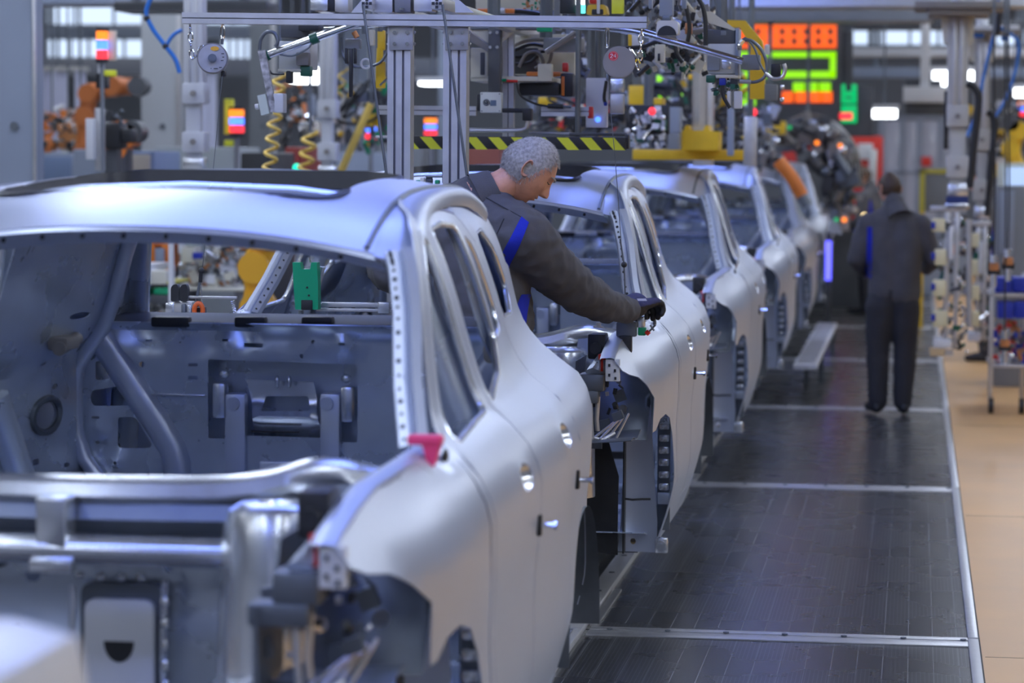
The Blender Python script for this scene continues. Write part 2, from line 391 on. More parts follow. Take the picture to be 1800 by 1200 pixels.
QWIN = [(2.82, 1.47), (2.74, 1.72), (2.98, 1.73), (3.22, 1.66), (3.32, 1.54), (3.20, 1.46)]
WIN2B = [(2.42, 1.43), (2.40, 1.735), (2.52, 1.70), (2.62, 1.50), (2.58, 1.45)]
def shrink(poly, d):
    c = Vector((sum(p[0] for p in poly)/len(poly), sum(p[1] for p in poly)/len(poly))); out = []
    for p in poly:
        v = Vector(p)-c; out.append(tuple(c+v*(1-d/v.length)))
    return out
HANDLE = [(1.60, 1.135, .10, .036), (2.48, 1.155, .10, .036)]
def rim(nm, poly, fn, r, m, parent, step=.03):
    pts = [fn(u, v) for u, v in resamp(rnd(poly, .03), step)]
    return MB().tube(pts, r, 8, closed=True).build(nm, m, parent)
def cup(fn_s, sg, cy, cz, ry, rz, depth, nm, m, parent):
    rows = []
    for i in range(7):
        q = i/6; row = []
        for k in range(20):
            a = 2*math.pi*k/20; y, z = cy+ry*q*math.cos(a), cz+rz*q*math.sin(a)
            p = fn_s(y, z); p.x -= sg*(depth*(1-q**2.2)+.001); row.append(p)
        rows.append(row)
    return MB().grid(rows, True, True).build(nm, m, parent)

ROOFZ = [(1.36, 1.768), (1.45, 1.800), (1.58, 1.836), (1.80, 1.872), (2.1, 1.898), (2.5, 1.908), (2.9, 1.90), (3.2, 1.872), (3.45, 1.815)]
def roof_fn(x, y):
    yy = y + .11*(x/.62)**2*(1-sstep(1.36, 2.4, y)) - .10*(x/.62)**2*sstep(2.6, 3.4, y)
    z = interp(ROOFZ, y) + .008 - (.052+.012*(1-sstep(1.36, 1.9, y)))*(abs(x)/.60)**2.3
    return Vector((x, yy, z))

def car_shell():
    t = empty('bare_car')
    for sg in (1, -1):
        f = side(sg)
        panel('fender', FENDER, [], .06, f, .004*sg, body_m, t)
        fl = [f(y, z) for y, z in FENDER[:6]]; rows = [[p+Vector((sg*.004, 0, -.012)), p+Vector((sg*.001, 0, .003)), p+Vector((-sg*.014, .0, .009)), p+Vector((-sg*.050, .0, .007)), p+Vector((-sg*.058, 0, .0)), p+Vector((-sg*.060, 0, -.03))] for p in fl]
        MB().grid(rows).build('fender_top_flange', body_m, t)
        ap1, ap2 = shrink(DOOR1, -.006), shrink(DOOR2, -.006)
        sp = panel('side_frame', SIDE_O, [ap1, ap2, rnd(QWIN, .05)], .07, f, .004*sg, body_m, t)
        d1 = panel('front_door', DOOR1, [rnd(WIN1, .04), ell(*HANDLE[0])], .055, f, .004*sg, body_m, t)
        d2 = panel('rear_door', DOOR2, [rnd(WIN2, .04), rnd(WIN2B, .03), ell(*HANDLE[1])], .055, f, .004*sg, body_m, t)
        for d, h in ((d1, HANDLE[0]), (d2, HANDLE[1])):
            cup(f, sg, h[0], h[1], h[2]*1.02, h[3]*1.02, .030, 'handle_cup', bright_m, d)
            MB().box(f(h[0]-.035, h[1]+.008)-Vector((sg*.026, 0, 0)), (.02, .055, .030)).build('handle_slot', black_m, d)
        for d, (yy, zz) in ((d1, (1.795, .985)), (d2, (2.71, 1.0))):
            p = f(yy, zz)
            MB().box(p+Vector((sg*.004, 0, 0)), (.012, .03, .055), bev=.004).build('latch_pad', black_m, d)
            MB().cyl(p, p+Vector((sg*.045, 0, 0)), .007, 8).cyl(p+Vector((sg*.042, 0, 0)), p+Vector((sg*.05, 0, 0)), .012, 8).build('latch_pin', chrome_m, d)
        rim('window_flange', WIN1, side(sg, .010), .010, bright_m, d1); rim('window_flange', WIN2, side(sg, .010), .010, bright_m, d2); rim('window_flange', WIN2B, side(sg, .010), .008, bright_m, d2)
        rim('quarter_window_flange', QWIN, side(sg, .010), .009, bright_m, sp)
        # mirror slot in the fender rear corner
        p = f(.885, 1.262); MB().sph(p, .02, (.35, 1.7, 1.0), 10).build('mirror_slot', black_m, t)
        # inner pillars and roof rail
        g = side(sg, .075)
        s = MB(); s.tube([g(y, z) for y, z in ((1.76, 1.74), (1.77, 1.5), (1.78, 1.3), (1.80, .9), (1.81, .5))], [.04, .045, .055, .065, .07], 10); s.build('b_pillar_inner', inner_m, t)
        s = MB(); s.tube([g(y, z)-Vector((0, 0, .03)) for y, z in ((1.72, 1.775), (1.9, 1.80), (2.3, 1.81), (2.8, 1.805), (3.2, 1.77))], .026, 10); s.build('roof_rail_inner', inner_m, t)
        # A-pillar inner flange with weld holes
        ap = [Vector((sg*(SX(y, z)-o), y-.02, z+.006)) for y, z, o in ((.93, 1.275, .070), (1.10, 1.408, .045), (1.30, 1.565, .038), (1.44, 1.672, .040), (1.49, 1.708, .045))]
        s = MB(); rows = [[p+Vector((-sg*.036, .02, -.016)), p+Vector((-sg*.030, .0, -.002)), p+Vector((-sg*.006, -.004, .004)), p+Vector((sg*.004, .006, -.004)), p+Vector((sg*.016, -.006, .010)), p+Vector((sg*.036, .012, .012))] for p in ap]
        s.grid(rows); s.build('a_pillar_flange', body_m, t)
        s = MB()
        for i in range(len(ap)-1):
            for k in range(5):
                q = ap[i].lerp(ap[i+1], (k+.5)/5)+Vector((-sg*.018, .0, -.001)); s.new().cyl(q, q+Vector((0, -.006, .004)), .006 if k % 2 else .004, 8)
        s.build('weld_hole', black_m, t)
        # inner quarter panel with belt anchor holes
        def qi(y, z, sg=sg): return Vector((sg*(min(SX(y, z)-.055, .735+max(0, 3.42-y)*.2)-.02*math.exp(-((y-3.15)/.12)**2-((z-1.25)/.1)**2)), y, z))
        panel('inner_quarter', [(2.66, .50), (2.66, .9), (2.60, 1.1), (2.50, 1.46), (2.50, 1.77), (3.3, 1.75), (3.5, 1.66), (3.70, 1.45), (3.84, 1.25), (3.84, .55)],
              [ell(3.155, 1.115, .070, .045), ell(3.19, 1.435, .085, .012), rnd(rect(3.08, .96, 3.12, .98), .01), ell(3.20, 1.205, .022, .010), ell(3.10, 1.285, .014, .007), ell(3.26, 1.30, .014, .007), ell(3.30, .94, .02, .008)], .06, qi, .003, inner_m, t)
        s = MB(); p = qi(3.155, 1.115); pts = [qi(3.155+.085*math.cos(a), 1.115+.055*math.sin(a))+Vector((-sg*.008, 0, 0)) for a in [2*math.pi*k/20 for k in range(20)]]
        s.tube(pts, .012, 6, closed=True); s.build('belt_anchor_ring', dkst_m, t)
        s = MB(); s.tube([qi(2.95, .70)-Vector((sg*.03, 0, 0)), qi(3.0, .8)-Vector((sg*.05, 0, 0)), qi(2.93, .98)-Vector((sg*.03, 0, 0)), qi(2.85, 1.2)], .05, 10); s.build('wheelhouse_rib', inner_m, t)
        s = MB(); s.box(qi(3.08, 1.355)-Vector((sg*.03, 0, 0)), (.07, .14, .045), bev=.015).cyl(qi(3.06, 1.34)-Vector((sg*.05, .06, 0)), qi(3.1, 1.36)-Vector((sg*.03, -.1, 0)), .022); s.build('belt_reel', taupe_m, t)
        # D-pillar and rear window frame
        s = MB(); s.tube([Vector((sg*.53, 3.38, 1.79)), Vector((sg*.565, 3.50, 1.66)), Vector((sg*.605, 3.60, 1.50)), Vector((sg*.625, 3.66, 1.40)), Vector((sg*.66, 3.68, 1.22)), Vector((sg*.70, 3.72, .8)), Vector((sg*.70, 3.72, .6))], [.035, .04, .045, .045, .05, .05, .05], 10); s.build('d_pillar', inner_m, t)
        # front structure: chassis leg, strut tower, hinge pillar, brackets
        s = MB(); s.bar((sg*.46, .10, .70), (sg*.46, 1.0, .72), .085, .13, bev=.015); s.box((sg*.46, .10, .70), (.13, .012, .18), bev=.004); s.build('chassis_leg', bright_m, t)
        s = MB(); rows = []
        for i, (z, r) in enumerate(((.55, .17), (.8, .165), (1.0, .155), (1.10, .15), (1.15, .13), (1.165, .10), (1.165, .05), (1.15, .04))):
            rows.append([Vector((sg*.54+r*.82*math.cos(2*math.pi*k/24), .74+r*.82*math.sin(2*math.pi*k/24), z)) for k in range(24)])
        s.grid(rows, True, True); s.build('strut_tower', bright_m, t)
        s = MB(); s.tube([(sg*.74, .10, 1.10), (sg*.78, .3, 1.17), (sg*.83, .6, 1.22), (sg*.86, .93, 1.26)], .035, 8); s.build('upper_rail', inner_m, t)
        hp = panel('hinge_pillar', [(.74, .27), (.90, .27), (.905, .40), (.89, .60), (.875, .84), (.87, .90), (.79, .90), (.775, .84), (.755, .6)] if sg > 0 else [(-.74, .27), (-.90, .27), (-.905, .40), (-.89, .60), (-.875, .84), (-.87, .90), (-.79, .90), (-.775, .84), (-.755, .6)],
              [ell(sg*.80, .315, .012, .014)], .05, lambda x, z, sg=sg: Vector((x, 1.10+.02*math.cos((abs(x)-.82)*14), z)), .004, body_m, t)
        s = MB(); s.box((sg*.765, 1.09, .60), (.006, .10, .66)); s.build('pillar_edge', black_m, hp)
        s = MB()
        s.tube([(sg*.76, 1.075, .502), (sg*.80, 1.07, .498), (sg*.84, 1.075, .501), (sg*.875, 1.09, .50)], .005, 6)
        s.build('chain_loop', black_m, hp)
        s = MB(); s.box((sg*.925, 1.085, .305), (.055, .03, .07), bev=.012); s.cyl((sg*.925, 1.06, .305), (sg*.925, 1.075, .305), .022, 16).cyl((sg*.925, 1.05, .305), (sg*.925, 1.06, .305), .011, 10); s.build('hinge_bracket', bright_m, hp)
        s = MB(); s.box((sg*.925, 1.16, .62), (.055, .02, .52), bev=.004); s.build('bracket_back', dkst_m, hp)
        s = MB()
        for k in range(6): s.new().box((sg*.928, 1.135, .55+.052*k), (.042, .03, .032), bev=.008)
        s.build('bracket_rib', bright_m, hp)
        s = MB(); s.new().box((sg*.928, 1.135, .50), (.05, .03, .05), bev=.004).new().box((sg*.93, 1.13, .87), (.055, .03, .10), bev=.006); s.build('bracket_plate', inner_m, hp)
        # dark wheel liner and wheelhouse wall
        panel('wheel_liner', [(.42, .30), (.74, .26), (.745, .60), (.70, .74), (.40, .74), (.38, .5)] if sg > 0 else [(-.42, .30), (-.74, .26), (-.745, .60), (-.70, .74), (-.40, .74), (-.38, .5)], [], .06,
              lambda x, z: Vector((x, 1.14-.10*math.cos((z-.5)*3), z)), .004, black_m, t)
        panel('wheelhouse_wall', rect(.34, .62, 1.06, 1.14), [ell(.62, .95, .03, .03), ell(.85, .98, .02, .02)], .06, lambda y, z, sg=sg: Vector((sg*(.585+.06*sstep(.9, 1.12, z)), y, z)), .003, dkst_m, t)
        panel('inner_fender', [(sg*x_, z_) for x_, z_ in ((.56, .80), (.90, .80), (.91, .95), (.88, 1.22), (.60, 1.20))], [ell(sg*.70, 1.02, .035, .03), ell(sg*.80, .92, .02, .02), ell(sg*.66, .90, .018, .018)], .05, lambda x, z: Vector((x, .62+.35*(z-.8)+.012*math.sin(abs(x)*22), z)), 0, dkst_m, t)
        rs_ = random.Random(17); fb = {black_m: MB(), dkst_m: MB(), alu_m: MB()}
        for k in range(26):
            q_ = rs_.choice((black_m, black_m, dkst_m, alu_m)); c_ = Vector((sg*rs_.uniform(.64, .84), rs_.uniform(.12, .50), rs_.uniform(.86, 1.08))); s_ = rs_.uniform(.012, .034) if q_ is not alu_m else .012
            if k % 3: fb[q_].box(c_, (s_*rs_.uniform(.6, 1.8), s_, s_*rs_.uniform(.6, 2.2)), Matrix.Rotation(rs_.uniform(-.4, .4), 3, 'Y'))
            else: fb[q_].cyl(c_, c_+Vector((rs_.uniform(-1, 1), .3, rs_.uniform(-1, 1)))*s_*1.6, s_*.35, 8)
        for q_, m_b in fb.items():
            if m_b.f: o_ = m_b.build('headlamp_fitting', q_, t); o_['kind'] = 'stuff'
        for k in range(4): MB().bar((sg*(.74+.03*k), .06+.02*k, .855), (sg*(.80+.02*k), .30, .90+.012*k), .006, .008).build('stiffening_rib', alu_m, t)
        # headlamp carrier
        s = MB(); s.box((sg*.735, .12, 1.075), (.10, .10, .07), bev=.012).box((sg*.70, .10, 1.02), (.13, .07, .05), bev=.01).box((sg*.655, .11, .93), (.012, .10, .22)).box((sg*.71, .16, .84), (.12, .012, .06)); s.build('headlamp_carrier', dkst_m, t)
        s = MB(); s.tube([(sg*.73, .10, 1.0), (sg*.735, .09, .92), (sg*.74, .09, .86), (sg*.78, .10, .85), (sg*.82, .14, .875)], .009, 8).tube([(sg*.76, .10, 1.02), (sg*.755, .10, .93), (sg*.76, .10, .885)], .009, 8); s.build('bracket_wire', alu_m, t)
        panel('headlamp_floor', rect(.64, .02, .90, .42) if sg > 0 else rect(-.90, .02, -.64, .42), [ell(sg*.74, .2, .03, .03)], .06, lambda x, y: Vector((x, y, .84+.08*max(0, (abs(x)-.7))+.03*math.sin(y*20)*.3)), .003, dkst_m, t)
        s = MB(); s.box((sg*.825, .025, 1.13), (.055, .03, .085), bev=.003); s.build('fender_end_plate', white_m, t)
        s = MB()
        for k, (dx, dz) in enumerate(((-.012, .02), (.01, .0), (-.012, -.018), (.012, -.03))): s.new().box((sg*(.825+dx), .008, 1.13+dz), (.008, .006, .011))
        s.build('end_plate_hole', black_m, t)
        s = MB(); s.cyl((sg*.775, .09, 1.165), (sg*.775, .09, 1.186), .015, 10).cyl((sg*.775, .09, 1.12), (sg*.775, .09, 1.166), .005, 8); s.build('locating_knob', red_m, t)
        s = MB(); s.box((sg*.735, .30, 1.205), (.07, .12, .10), bev=.01).cyl((sg*.735, .23, 1.20), (sg*.735, .2, 1.20), .022); s.build('hood_hinge_block', black_m, t)
        # rear wheelhouse
        s = MB(); rows = []
        for xx in (.60, .64, .80, .96): 
            r = .39 if xx < .95 else .405
            rows.append([Vector((sg*xx, 3.22+(r-(.12 if xx < .62 else 0))*math.cos(math.radians(a)), .45+(r-(.10 if xx < .62 else 0))*math.sin(math.radians(a)))) for a in range(-5, 186, 10)])
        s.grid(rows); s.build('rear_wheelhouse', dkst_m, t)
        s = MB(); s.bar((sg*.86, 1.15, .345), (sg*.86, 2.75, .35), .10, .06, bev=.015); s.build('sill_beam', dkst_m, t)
        s = MB(); s.box((sg*.74, 3.20, .60), (.16, .22, .20), bev=.03).cyl((sg*.74, 3.2, .52), (sg*.86, 3.2, .50), .06, 14); s.build('axle_casting', alu_m, t)
        MB().box((sg*.80, 3.36, .47), (.06, .10, .09), bev=.006).build('wooden_block', tan_m, t)
    # roof with sunroof opening
    SUN = rnd(rect(-.46, 1.68, .46, 2.80), .12, 5)
    roof = panel('roof', [(-.62, 1.36), (.62, 1.36), (.61, 1.6), (.605, 2.2), (.60, 2.9), (.56, 3.45), (-.56, 3.45), (-.60, 2.9), (-.605, 2.2), (-.61, 1.6)], [SUN], .06, roof_fn, .004, body_m, t)
    rows = []
    for dz, sc_ in ((.006, 1.035), (.010, 1.0), (-.02, .985), (-.045, .97), (-.05, .86)):
        rows.append([roof_fn(x*sc_, 2.24+(y-2.24)*sc_)+Vector((0, 0, dz)) for x, y in SUN])
    MB().grid(rows, True, True).build('sunroof_frame', black_m, roof)
    for sg in (1, -1):
        MB().tube([roof_fn(sg*.60, y)+Vector((0, 0, .001)) for y in [1.38+.1*i for i in range(20)]], .008, 6).build('roof_ditch', dkst_m, roof)
        rows = []
        for i in range(24):
            y = 1.36+i*.086; a = roof_fn(sg*(.615 if y < 1.5 else .598), y); yy = a.y; zb = min(min(a.z-.02, 1.86)-.035, interp([(1.30, 1.570), (1.50, 1.715), (1.62, 1.780), (1.8, 1.83)], yy)); b = Vector((sg*(SX(yy, zb)+.001), yy, zb))
            kf = sstep(1.36, 1.62, y); m_ = (a+b)/2+Vector((sg*.018, 0, .016))*kf; rows.append([a+Vector((0, 0, -.004)), a.lerp(m_, .5)+Vector((sg*.004, 0, .006))*kf, m_, m_.lerp(b, .5)+Vector((sg*.005, 0, .003))*kf, b])
        MB().grid(rows).build('roof_side_rail', body_m, t)
    s = MB(); rows = []
    for i in range(25):
        x = -.624+i*.052; a = roof_fn(x, 1.36); rows.append([a+Vector((0, .004, -.001)), a+Vector((0, -.004, -.014)), a+Vector((0, .035, -.026)), a+Vector((0, .09, -.022)), a+Vector((0, .16, -.05))])
    s.grid(rows); hd = s.build('windscreen_header', body_m, t)
    s = MB()
    for i in range(11): a = roof_fn(-.54+i*.108, 1.36); s.new().cyl(a+Vector((0, .012, -.024)), a+Vector((0, .006, -.030)), .006, 8)
    s.build('header_hole', black_m, hd)
    s = MB()
    for y in (2.0, 2.9): s.new().tube([roof_fn(x, y)-Vector((0, 0, .05)) for x in (-.58, -.3, 0, .3, .58)], .03, 8)
    s.build('roof_bow', inner_m, t)
    # cowl, firewall, front cross members
    rows = []
    for i in range(41):
        x = -.88+i*.044; q = abs(x); bump = .045*math.exp(-((q-.62)/.13)**2)+.02*sstep(.7, .88, q); yb = .80+.16*(x/.88)**2; zb = 1.208+bump
        rows.append([Vector((x, yb+.20, zb-.03)), Vector((x, yb+.09, zb-.008)), Vector((x, yb+.03, zb)), Vector((x, yb-.008, zb-.016)), Vector((x, yb-.018, zb-.045)), Vector((x, yb+.0, zb-.07-bump*.5)), Vector((x, yb+.05, zb-.085-bump))])
    MB().grid(rows).build('cowl', bright_m, t)
    s = MB(); s.grid([[Vector((x, .80+.10*(x/.88)**2, 1.145)), Vector((x, .78+.10*(x/.88)**2, 1.11)), Vector((x, .80+.1*(x/.88)**2, 1.075)), Vector((x, .88, 1.06))] for x in [-.80+.1*i for i in range(17)]]); s.build('cowl_trough', dkst_m, t)
    s = MB(); s.tube([(-.76, .84, 1.03), (-.5, .76, 1.04), (0, .73, 1.045), (.5, .76, 1.04), (.76, .84, 1.03)], .035, 12); s.build('cross_member', bright_m, t)
    s = MB(); s.box((.02, .74, 1.10), (.075, .08, .14), bev=.01).box((.02, .72, 1.01), (.10, .06, .03), bev=.006); s.build('cowl_strut', bright_m, t)
    def fire(x, z):
        d = .03*sstep(.9, .7, z)*math.cos(x*5)**2 + .025*math.exp(-((x-.42)/.1)**2-((z-.88)/.1)**2) + .02*math.exp(-((x+.35)/.2)**2-((z-.8)/.12)**2) - .03*math.exp(-((abs(x)-.66)/.06)**2)
        return Vector((x, 1.0-d, z))
    fh = [ell(.02, .985, .018, .018), ell(.215, .975, .018, .018), ell(.355, .93, .015, .02), ell(-.12, .94, .02, .015), ell(.50, .80, .02, .02), ell(-.3, .9, .03, .03)]
    fwp = panel('firewall', [(-.38, .30), (.38, .30), (.44, .74), (.78, .80), (.78, 1.12), (-.78, 1.12), (-.78, .80), (-.44, .74)], fh, .05, fire, .004, inner_m, t)
    s = MB()
    for x, z in ((-.04, 1.015), (.19, 1.012), (.40, .88), (-.2, .98)):
        p = fire(x, z); s.new().cyl(p, p-Vector((0, .02, 0)), .020, 14)
    pl = s.build('firewall_plug', black_m, fwp)
    s = MB()
    for x, z in ((-.04, 1.015), (.19, 1.012), (.40, .88), (-.2, .98)):
        p = fire(x, z)-Vector((0, .02, 0)); s.new().sph(p, .010, (1, .5, 1), 10)
    s.build('plug_stud', chrome_m, fwp)
    s = MB(); s.prism(rnd(rect(.015, .64, .215, .935), .03), lambda u, v, d: Vector((u, .945+d, v)), 0, .05, True); s.build('service_frame', dkst_m, fwp)
    s = MB(); s.prism(rnd(rect(.03, .62, .20, .90), .03), lambda u, v, d: Vector((u, .925+d, v)), 0, .03, True); lid = s.build('service_lid', white_m, fwp)
    s = MB(); s.prism([(.115+.037*math.cos(math.radians(a)), .80+.05*math.sin(math.radians(a))) for a in range(180, 361, 15)], lambda u, v, d: Vector((u, .922+d, v)), 0, .006); s.build('lid_window', black_m, lid)
    s = MB(); s.new().tube([(.225, .93, .95), (.225, .92, .75), (.225, .93, .55)], .009, 8).new().tube([(.0, .93, .93), (.0, .92, .75)], .009, 8); s.build('pipe_clip_rail', inner_m, fwp)
    s = MB()
    for k in range(5): s.new().sph((.23, .915, .90-k*.05), .012, (1, 1, 1.4), 8)
    for k in range(4): s.new().sph((.02+k*.05, .925, .955), .011, (1.3, 1, 1), 8)
    s.build('clip', bright_m, fwp)
    panel('floor_pan', rect(-.86, 1.0, .86, 3.85), [], .12, lambda x, y: Vector((x, y, .36+.06*math.exp(-(x/.16)**2)+.02*math.sin(y*9)*sstep(.2, .4, abs(x)))), .004, inner_m, t)
    s = MB(); s.new().bar((-.86, 1.9, .42), (.86, 1.9, .42), .10, .09, bev=.02).new().bar((-.86, 2.6, .42), (.86, 2.6, .42), .10, .09, bev=.02); s.build('seat_cross_member', inner_m, t)
    # rear bulkhead seen through the windscreen
    YB = 3.42
    def bx(px, py): p = at(px, py, 5.4+YB); return (p.x+1.97, p.z)
    def bulk(x, z):
        d = 0.0
        for cx, cz, r, h in BUMPS: d += h*math.exp(-(((x-cx)**2+(z-cz)**2)/r**2))
        d += .03*sstep(1.375, 1.41, z) - .02*sstep(1.30, 1.36, z)*sstep(.62, .3, abs(x+.45))
        return Vector((x, YB-d, z))
    BUMPS = [(*bx(200, 597), .05, .03), (*bx(172, 760), .028, .02), (*bx(172, 790), .022, -.02), (*bx(205, 812), .03, .012), (*bx(290, 805), .03, .015), (*bx(172, 733), .03, .008), (*bx(400, 598), .03, .02), (*bx(605, 602), .03, .02), (*bx(470, 590), .06, .02), (*bx(550, 600), .06, .02)]
    H = [rnd([bx(161, 686), bx(216, 677), bx(229, 702), bx(226, 713), bx(165, 713), bx(160, 705)], .012), rnd([bx(207, 733), bx(238, 732), bx(268, 782), bx(264, 787), bx(207, 787)], .015),
         rnd([bx(168, 634), bx(180, 634), bx(194, 666), bx(168, 668)], .01), rnd([bx(366, 631), bx(629, 640), bx(629, 777), bx(600, 777), bx(600, 770), bx(395, 764), bx(395, 770), bx(366, 770)], .01)]
    for (a, b_, c_, d_) in ((331, 638, 348, 644), (331, 660, 348, 667), (163, 731, 176, 735), (254, 597, 266, 601), (198, 819, 210, 822), (290, 803, 297, 809), (428, 603, 463, 611), (392, 596, 402, 600), (598, 602, 608, 606)):
        x0, z1 = bx(a, b_); x1, z0 = bx(c_, d_); H.append(rect(x0, z0, x1, z1))
    for (a, b_, r) in ((172, 777, .008), (204, 813, .006), (323, 704, .004), (351, 774, .004), (250, 640, .010), (532, 625, .006), (552, 600, .006), (640, 725, .004), (642, 782, .004)):
        x0, z0 = bx(a, b_); H.append(ell(x0, z0, r, r, 10))
    blk = panel('rear_bulkhead', [(-.80, .45), (.80, .45), (.80, 1.10), (.74, 1.30), (.69, 1.405), (-.69, 1.405), (-.74, 1.30), (-.80, 1.10)], H, .035, bulk, .004, inner_m, t)
    br = [bx(*p) for p in ((166, 574), (185, 604), (214, 648), (248, 700), (280, 748), (303, 786), (312, 815), (311, 850), (308, 900))]
    for sgn in (1, -1):
        rows = []
        for i, (x, z) in enumerate(br):
            a = Vector(br[max(0, i-1)]); b2 = Vector(br[min(len(br)-1, i+1)]); tdir = (b2-a).normalized(); nrm = Vector((-tdir.y, tdir.x)); row = []
            for k in range(-4, 5):
                q = k/4; hh = .034*(1-abs(q)**4)+.002; u = x+nrm.x*.048*q; v = z+nrm.y*.048*q
                row.append(Vector((u*sgn, YB-hh-.002, v)))
            rows.append(row)
        MB().grid(rows).build('diagonal_brace', body_m, blk)
    s = MB(); x0, z0 = bx(268, 692); x1, z1 = bx(363, 695); s.bar((x0, YB-.012, z0), (x1, YB-.012, z0), .02, .006, bev=.003); s.build('pressed_bead', bright_m, blk)
    for sgn in (1, -1):
        pts = []
        for px, py in ((186, 395), (172, 450), (163, 520), (152, 575), (141, 640), (135, 700), (138, 755), (154, 805), (185, 850), (230, 880)):
            x, z = bx(px, py); x = max(x, -(SX(YB, z)-.075)); pts.append((x*sgn, YB-.03, z))
        MB().tube(pts, .026, 10).build('bulkhead_frame', body_m, blk)
    x0, z0 = bx(360, 785); x1, z1 = bx(636, 622)
    s = MB(); s.box(((x0+x1)/2, YB+.10, (z0+z1)/2), (x1-x0+.06, .01, z1-z0+.1)); s.build('recess_back', inner_m, blk)
    def rc(x, z): return Vector((x, YB+.03-.04*math.exp(-((z-bx(0, 725)[1])/.03)**2), z))
    panel('latch_bracket', [bx(430, 668), bx(548, 672), bx(560, 730), bx(566, 800), bx(440, 800), bx(446, 735)], [rnd([bx(464, 697), bx(538, 697), bx(544, 724), bx(458, 724)], .01)], .02, rc, .004, bright_m, blk)
    s = MB()
    for a, b_ in ((398, 435), (565, 600)):
        xa, zt = bx(a, 690); xb, zb = bx(b_, 810); s.new().box(((xa+xb)/2, YB-.005, (zt+zb)/2-.06), (xb-xa, .05, zt-zb+.12), bev=.012)
    s.build('latch_leg', body_m, blk)
    s = MB()
    for a, b_, c_, d_ in ((375, 398, 672, 735), (600, 622, 678, 742)):
        xa, zt = bx(a, c_); xb, zb = bx(b_, d_); s.new().box(((xa+xb)/2, YB+.01, (zt+zb)/2), (xb-xa, .06, zt-zb), bev=.012)
    s.build('latch_ear', bright_m, blk)
    s = MB()
    for a in (490, 511):
        x, z = bx(a, 670); s.new().sph((x, YB-.02, z), .016, (.5, .6, 1.3), 10)
    x, z = bx(395, 657); s.new().sph((x, YB-.01, z), .018, (1, .6, .8), 10); x, z = bx(610, 665); s.new().sph((x, YB-.01, z), .018, (1, .6, .8), 10)
    s.build('latch_rib', bright_m, blk)
    s = MB()
    for a in (414, 578):
        x, z = bx(a, 708); s.new().cyl((x, YB-.04, z), (x, YB-.028, z), .022, 18)
    x, z = bx(505, 820); s.new().box((x, YB-.03, z-.05), (.17, .02, .14), bev=.006)
    s.build('pressed_boss', body_m, blk)
    s = MB(); x, z = bx(480, 758); s.box((x+.01, YB-.012, z), (.16, .01, .006)); s.build('bracket_slot', black_m, blk)
    # parcel shelf edge with two black stops
    panel('parcel_shelf', rect(-.66, 0, .66, .30), [], .06, lambda x, v: Vector((x, YB+v, 1.405+.02*math.sin(v*9))), .004, mat('shaded_shelf_sheet', (.06, .07, .09), .3, .6), t)  # cabin shadow on the shelf is put into its dark colour
    s = MB()
    for a in (440, 558, 300):
        x, z = bx(a, 572); s.new().box((x, YB+.01, z+.012), (.105 if a != 300 else .13, .05, .036), bev=.012)
    s.build('shelf_stop', black_m, t)
    s = MB(); s.tube([Vector((-.56, 3.44, 1.79)), Vector((0, 3.50, 1.815)), Vector((.56, 3.44, 1.79))], .03, 8); s.build('rear_header', inner_m, t)
    # tail panel
    panel('tail_panel', rect(-.80, .5, .80, 1.38), [rnd(rect(-.5, 1.02, .5, 1.3), .06)], .09, lambda x, z: Vector((x*(1-.20*sstep(.95, 1.38, z)), 3.98-.10*(x/.8)**2-.25*sstep(.95, 1.38, z), z)), .004, body_m, t)
    return t

XC, CY0, CS = -1.97, 5.4, 5.2
def skid(label, loc):
    t = thing('car_carrier', loc, label, 'carrier', 'car carriers')
    for sg in (1, -1):
        MB().bar((sg*.42, .3, .05), (sg*.42, 3.9, .05), .12, .10, bev=.01).build('skid_runner', dkst_m, t)
        for y in (1.35, 2.70, 3.72):
            s = MB(); s.box((sg*.46, y, .19), (.05, .08, .22)).box((sg*.62, y, .28), (.36, .06, .03)); s.build('support_post', dkst_m, t)
            MB().box((sg*.79, y, .305), (.07, .10, .022), bev=.003).build('support_pad', tan_m, t)
    MB().new().bar((-.42, .8, .05), (.42, .8, .05), .1, .08).new().bar((-.42, 3.4, .05), (.42, 3.4, .05), .1, .08).build('cross_beam', dkst_m, t)
    return t
first = car_shell()
labels = ['blurred bare silver car body shell closest to the camera, pink clip at its windscreen corner', 'sharp bare silver car body shell the grey-haired worker leans over', 'bare silver car body shell right behind the one being worked on', 'fourth bare silver car body shell along the line', 'fifth bare silver car body shell, beside the hanging tool cluster', 'farthest bare silver car body shell, partly hidden by the tool cluster']
CARS = []
for k in range(6):
    c = first if k == 0 else copy_tree(first)
    c.location = (XC, CY0+CS*k, 0); tag(c, labels[k], 'car body', 'car bodies on the line'); CARS.append(c)
sk0 = skid('low steel carrier under the closest car body', (XC, CY0, -.03))
for k in range(1, 6):
    c = copy_tree(sk0); c.location = (XC, CY0+CS*k, -.03); c['label'] = ['', 'low steel carrier under the car the worker leans over', 'low steel carrier under the third car body', 'low steel carrier under the fourth car body', 'low steel carrier under the fifth car body', 'low steel carrier under the farthest car body'][k]

# pink clip on the windscreen corner of the closest car, clamps on the car being worked on
t = thing('pink_clip', at(748, 780, 6.20), 'pink rubber clip on the windscreen corner of the closest car', 'clip')
MB().box((0, 0, .010), (.080, .05, .022), bev=.008).build('clip_head', pink_m, t)
MB().prism([(-.005, 0), (.036, 0), (.022, -.05), (.008, -.045)], lambda u, v, d: Vector((u, d, v)), -.02, .02).build('clip_tongue', pink_m, t)
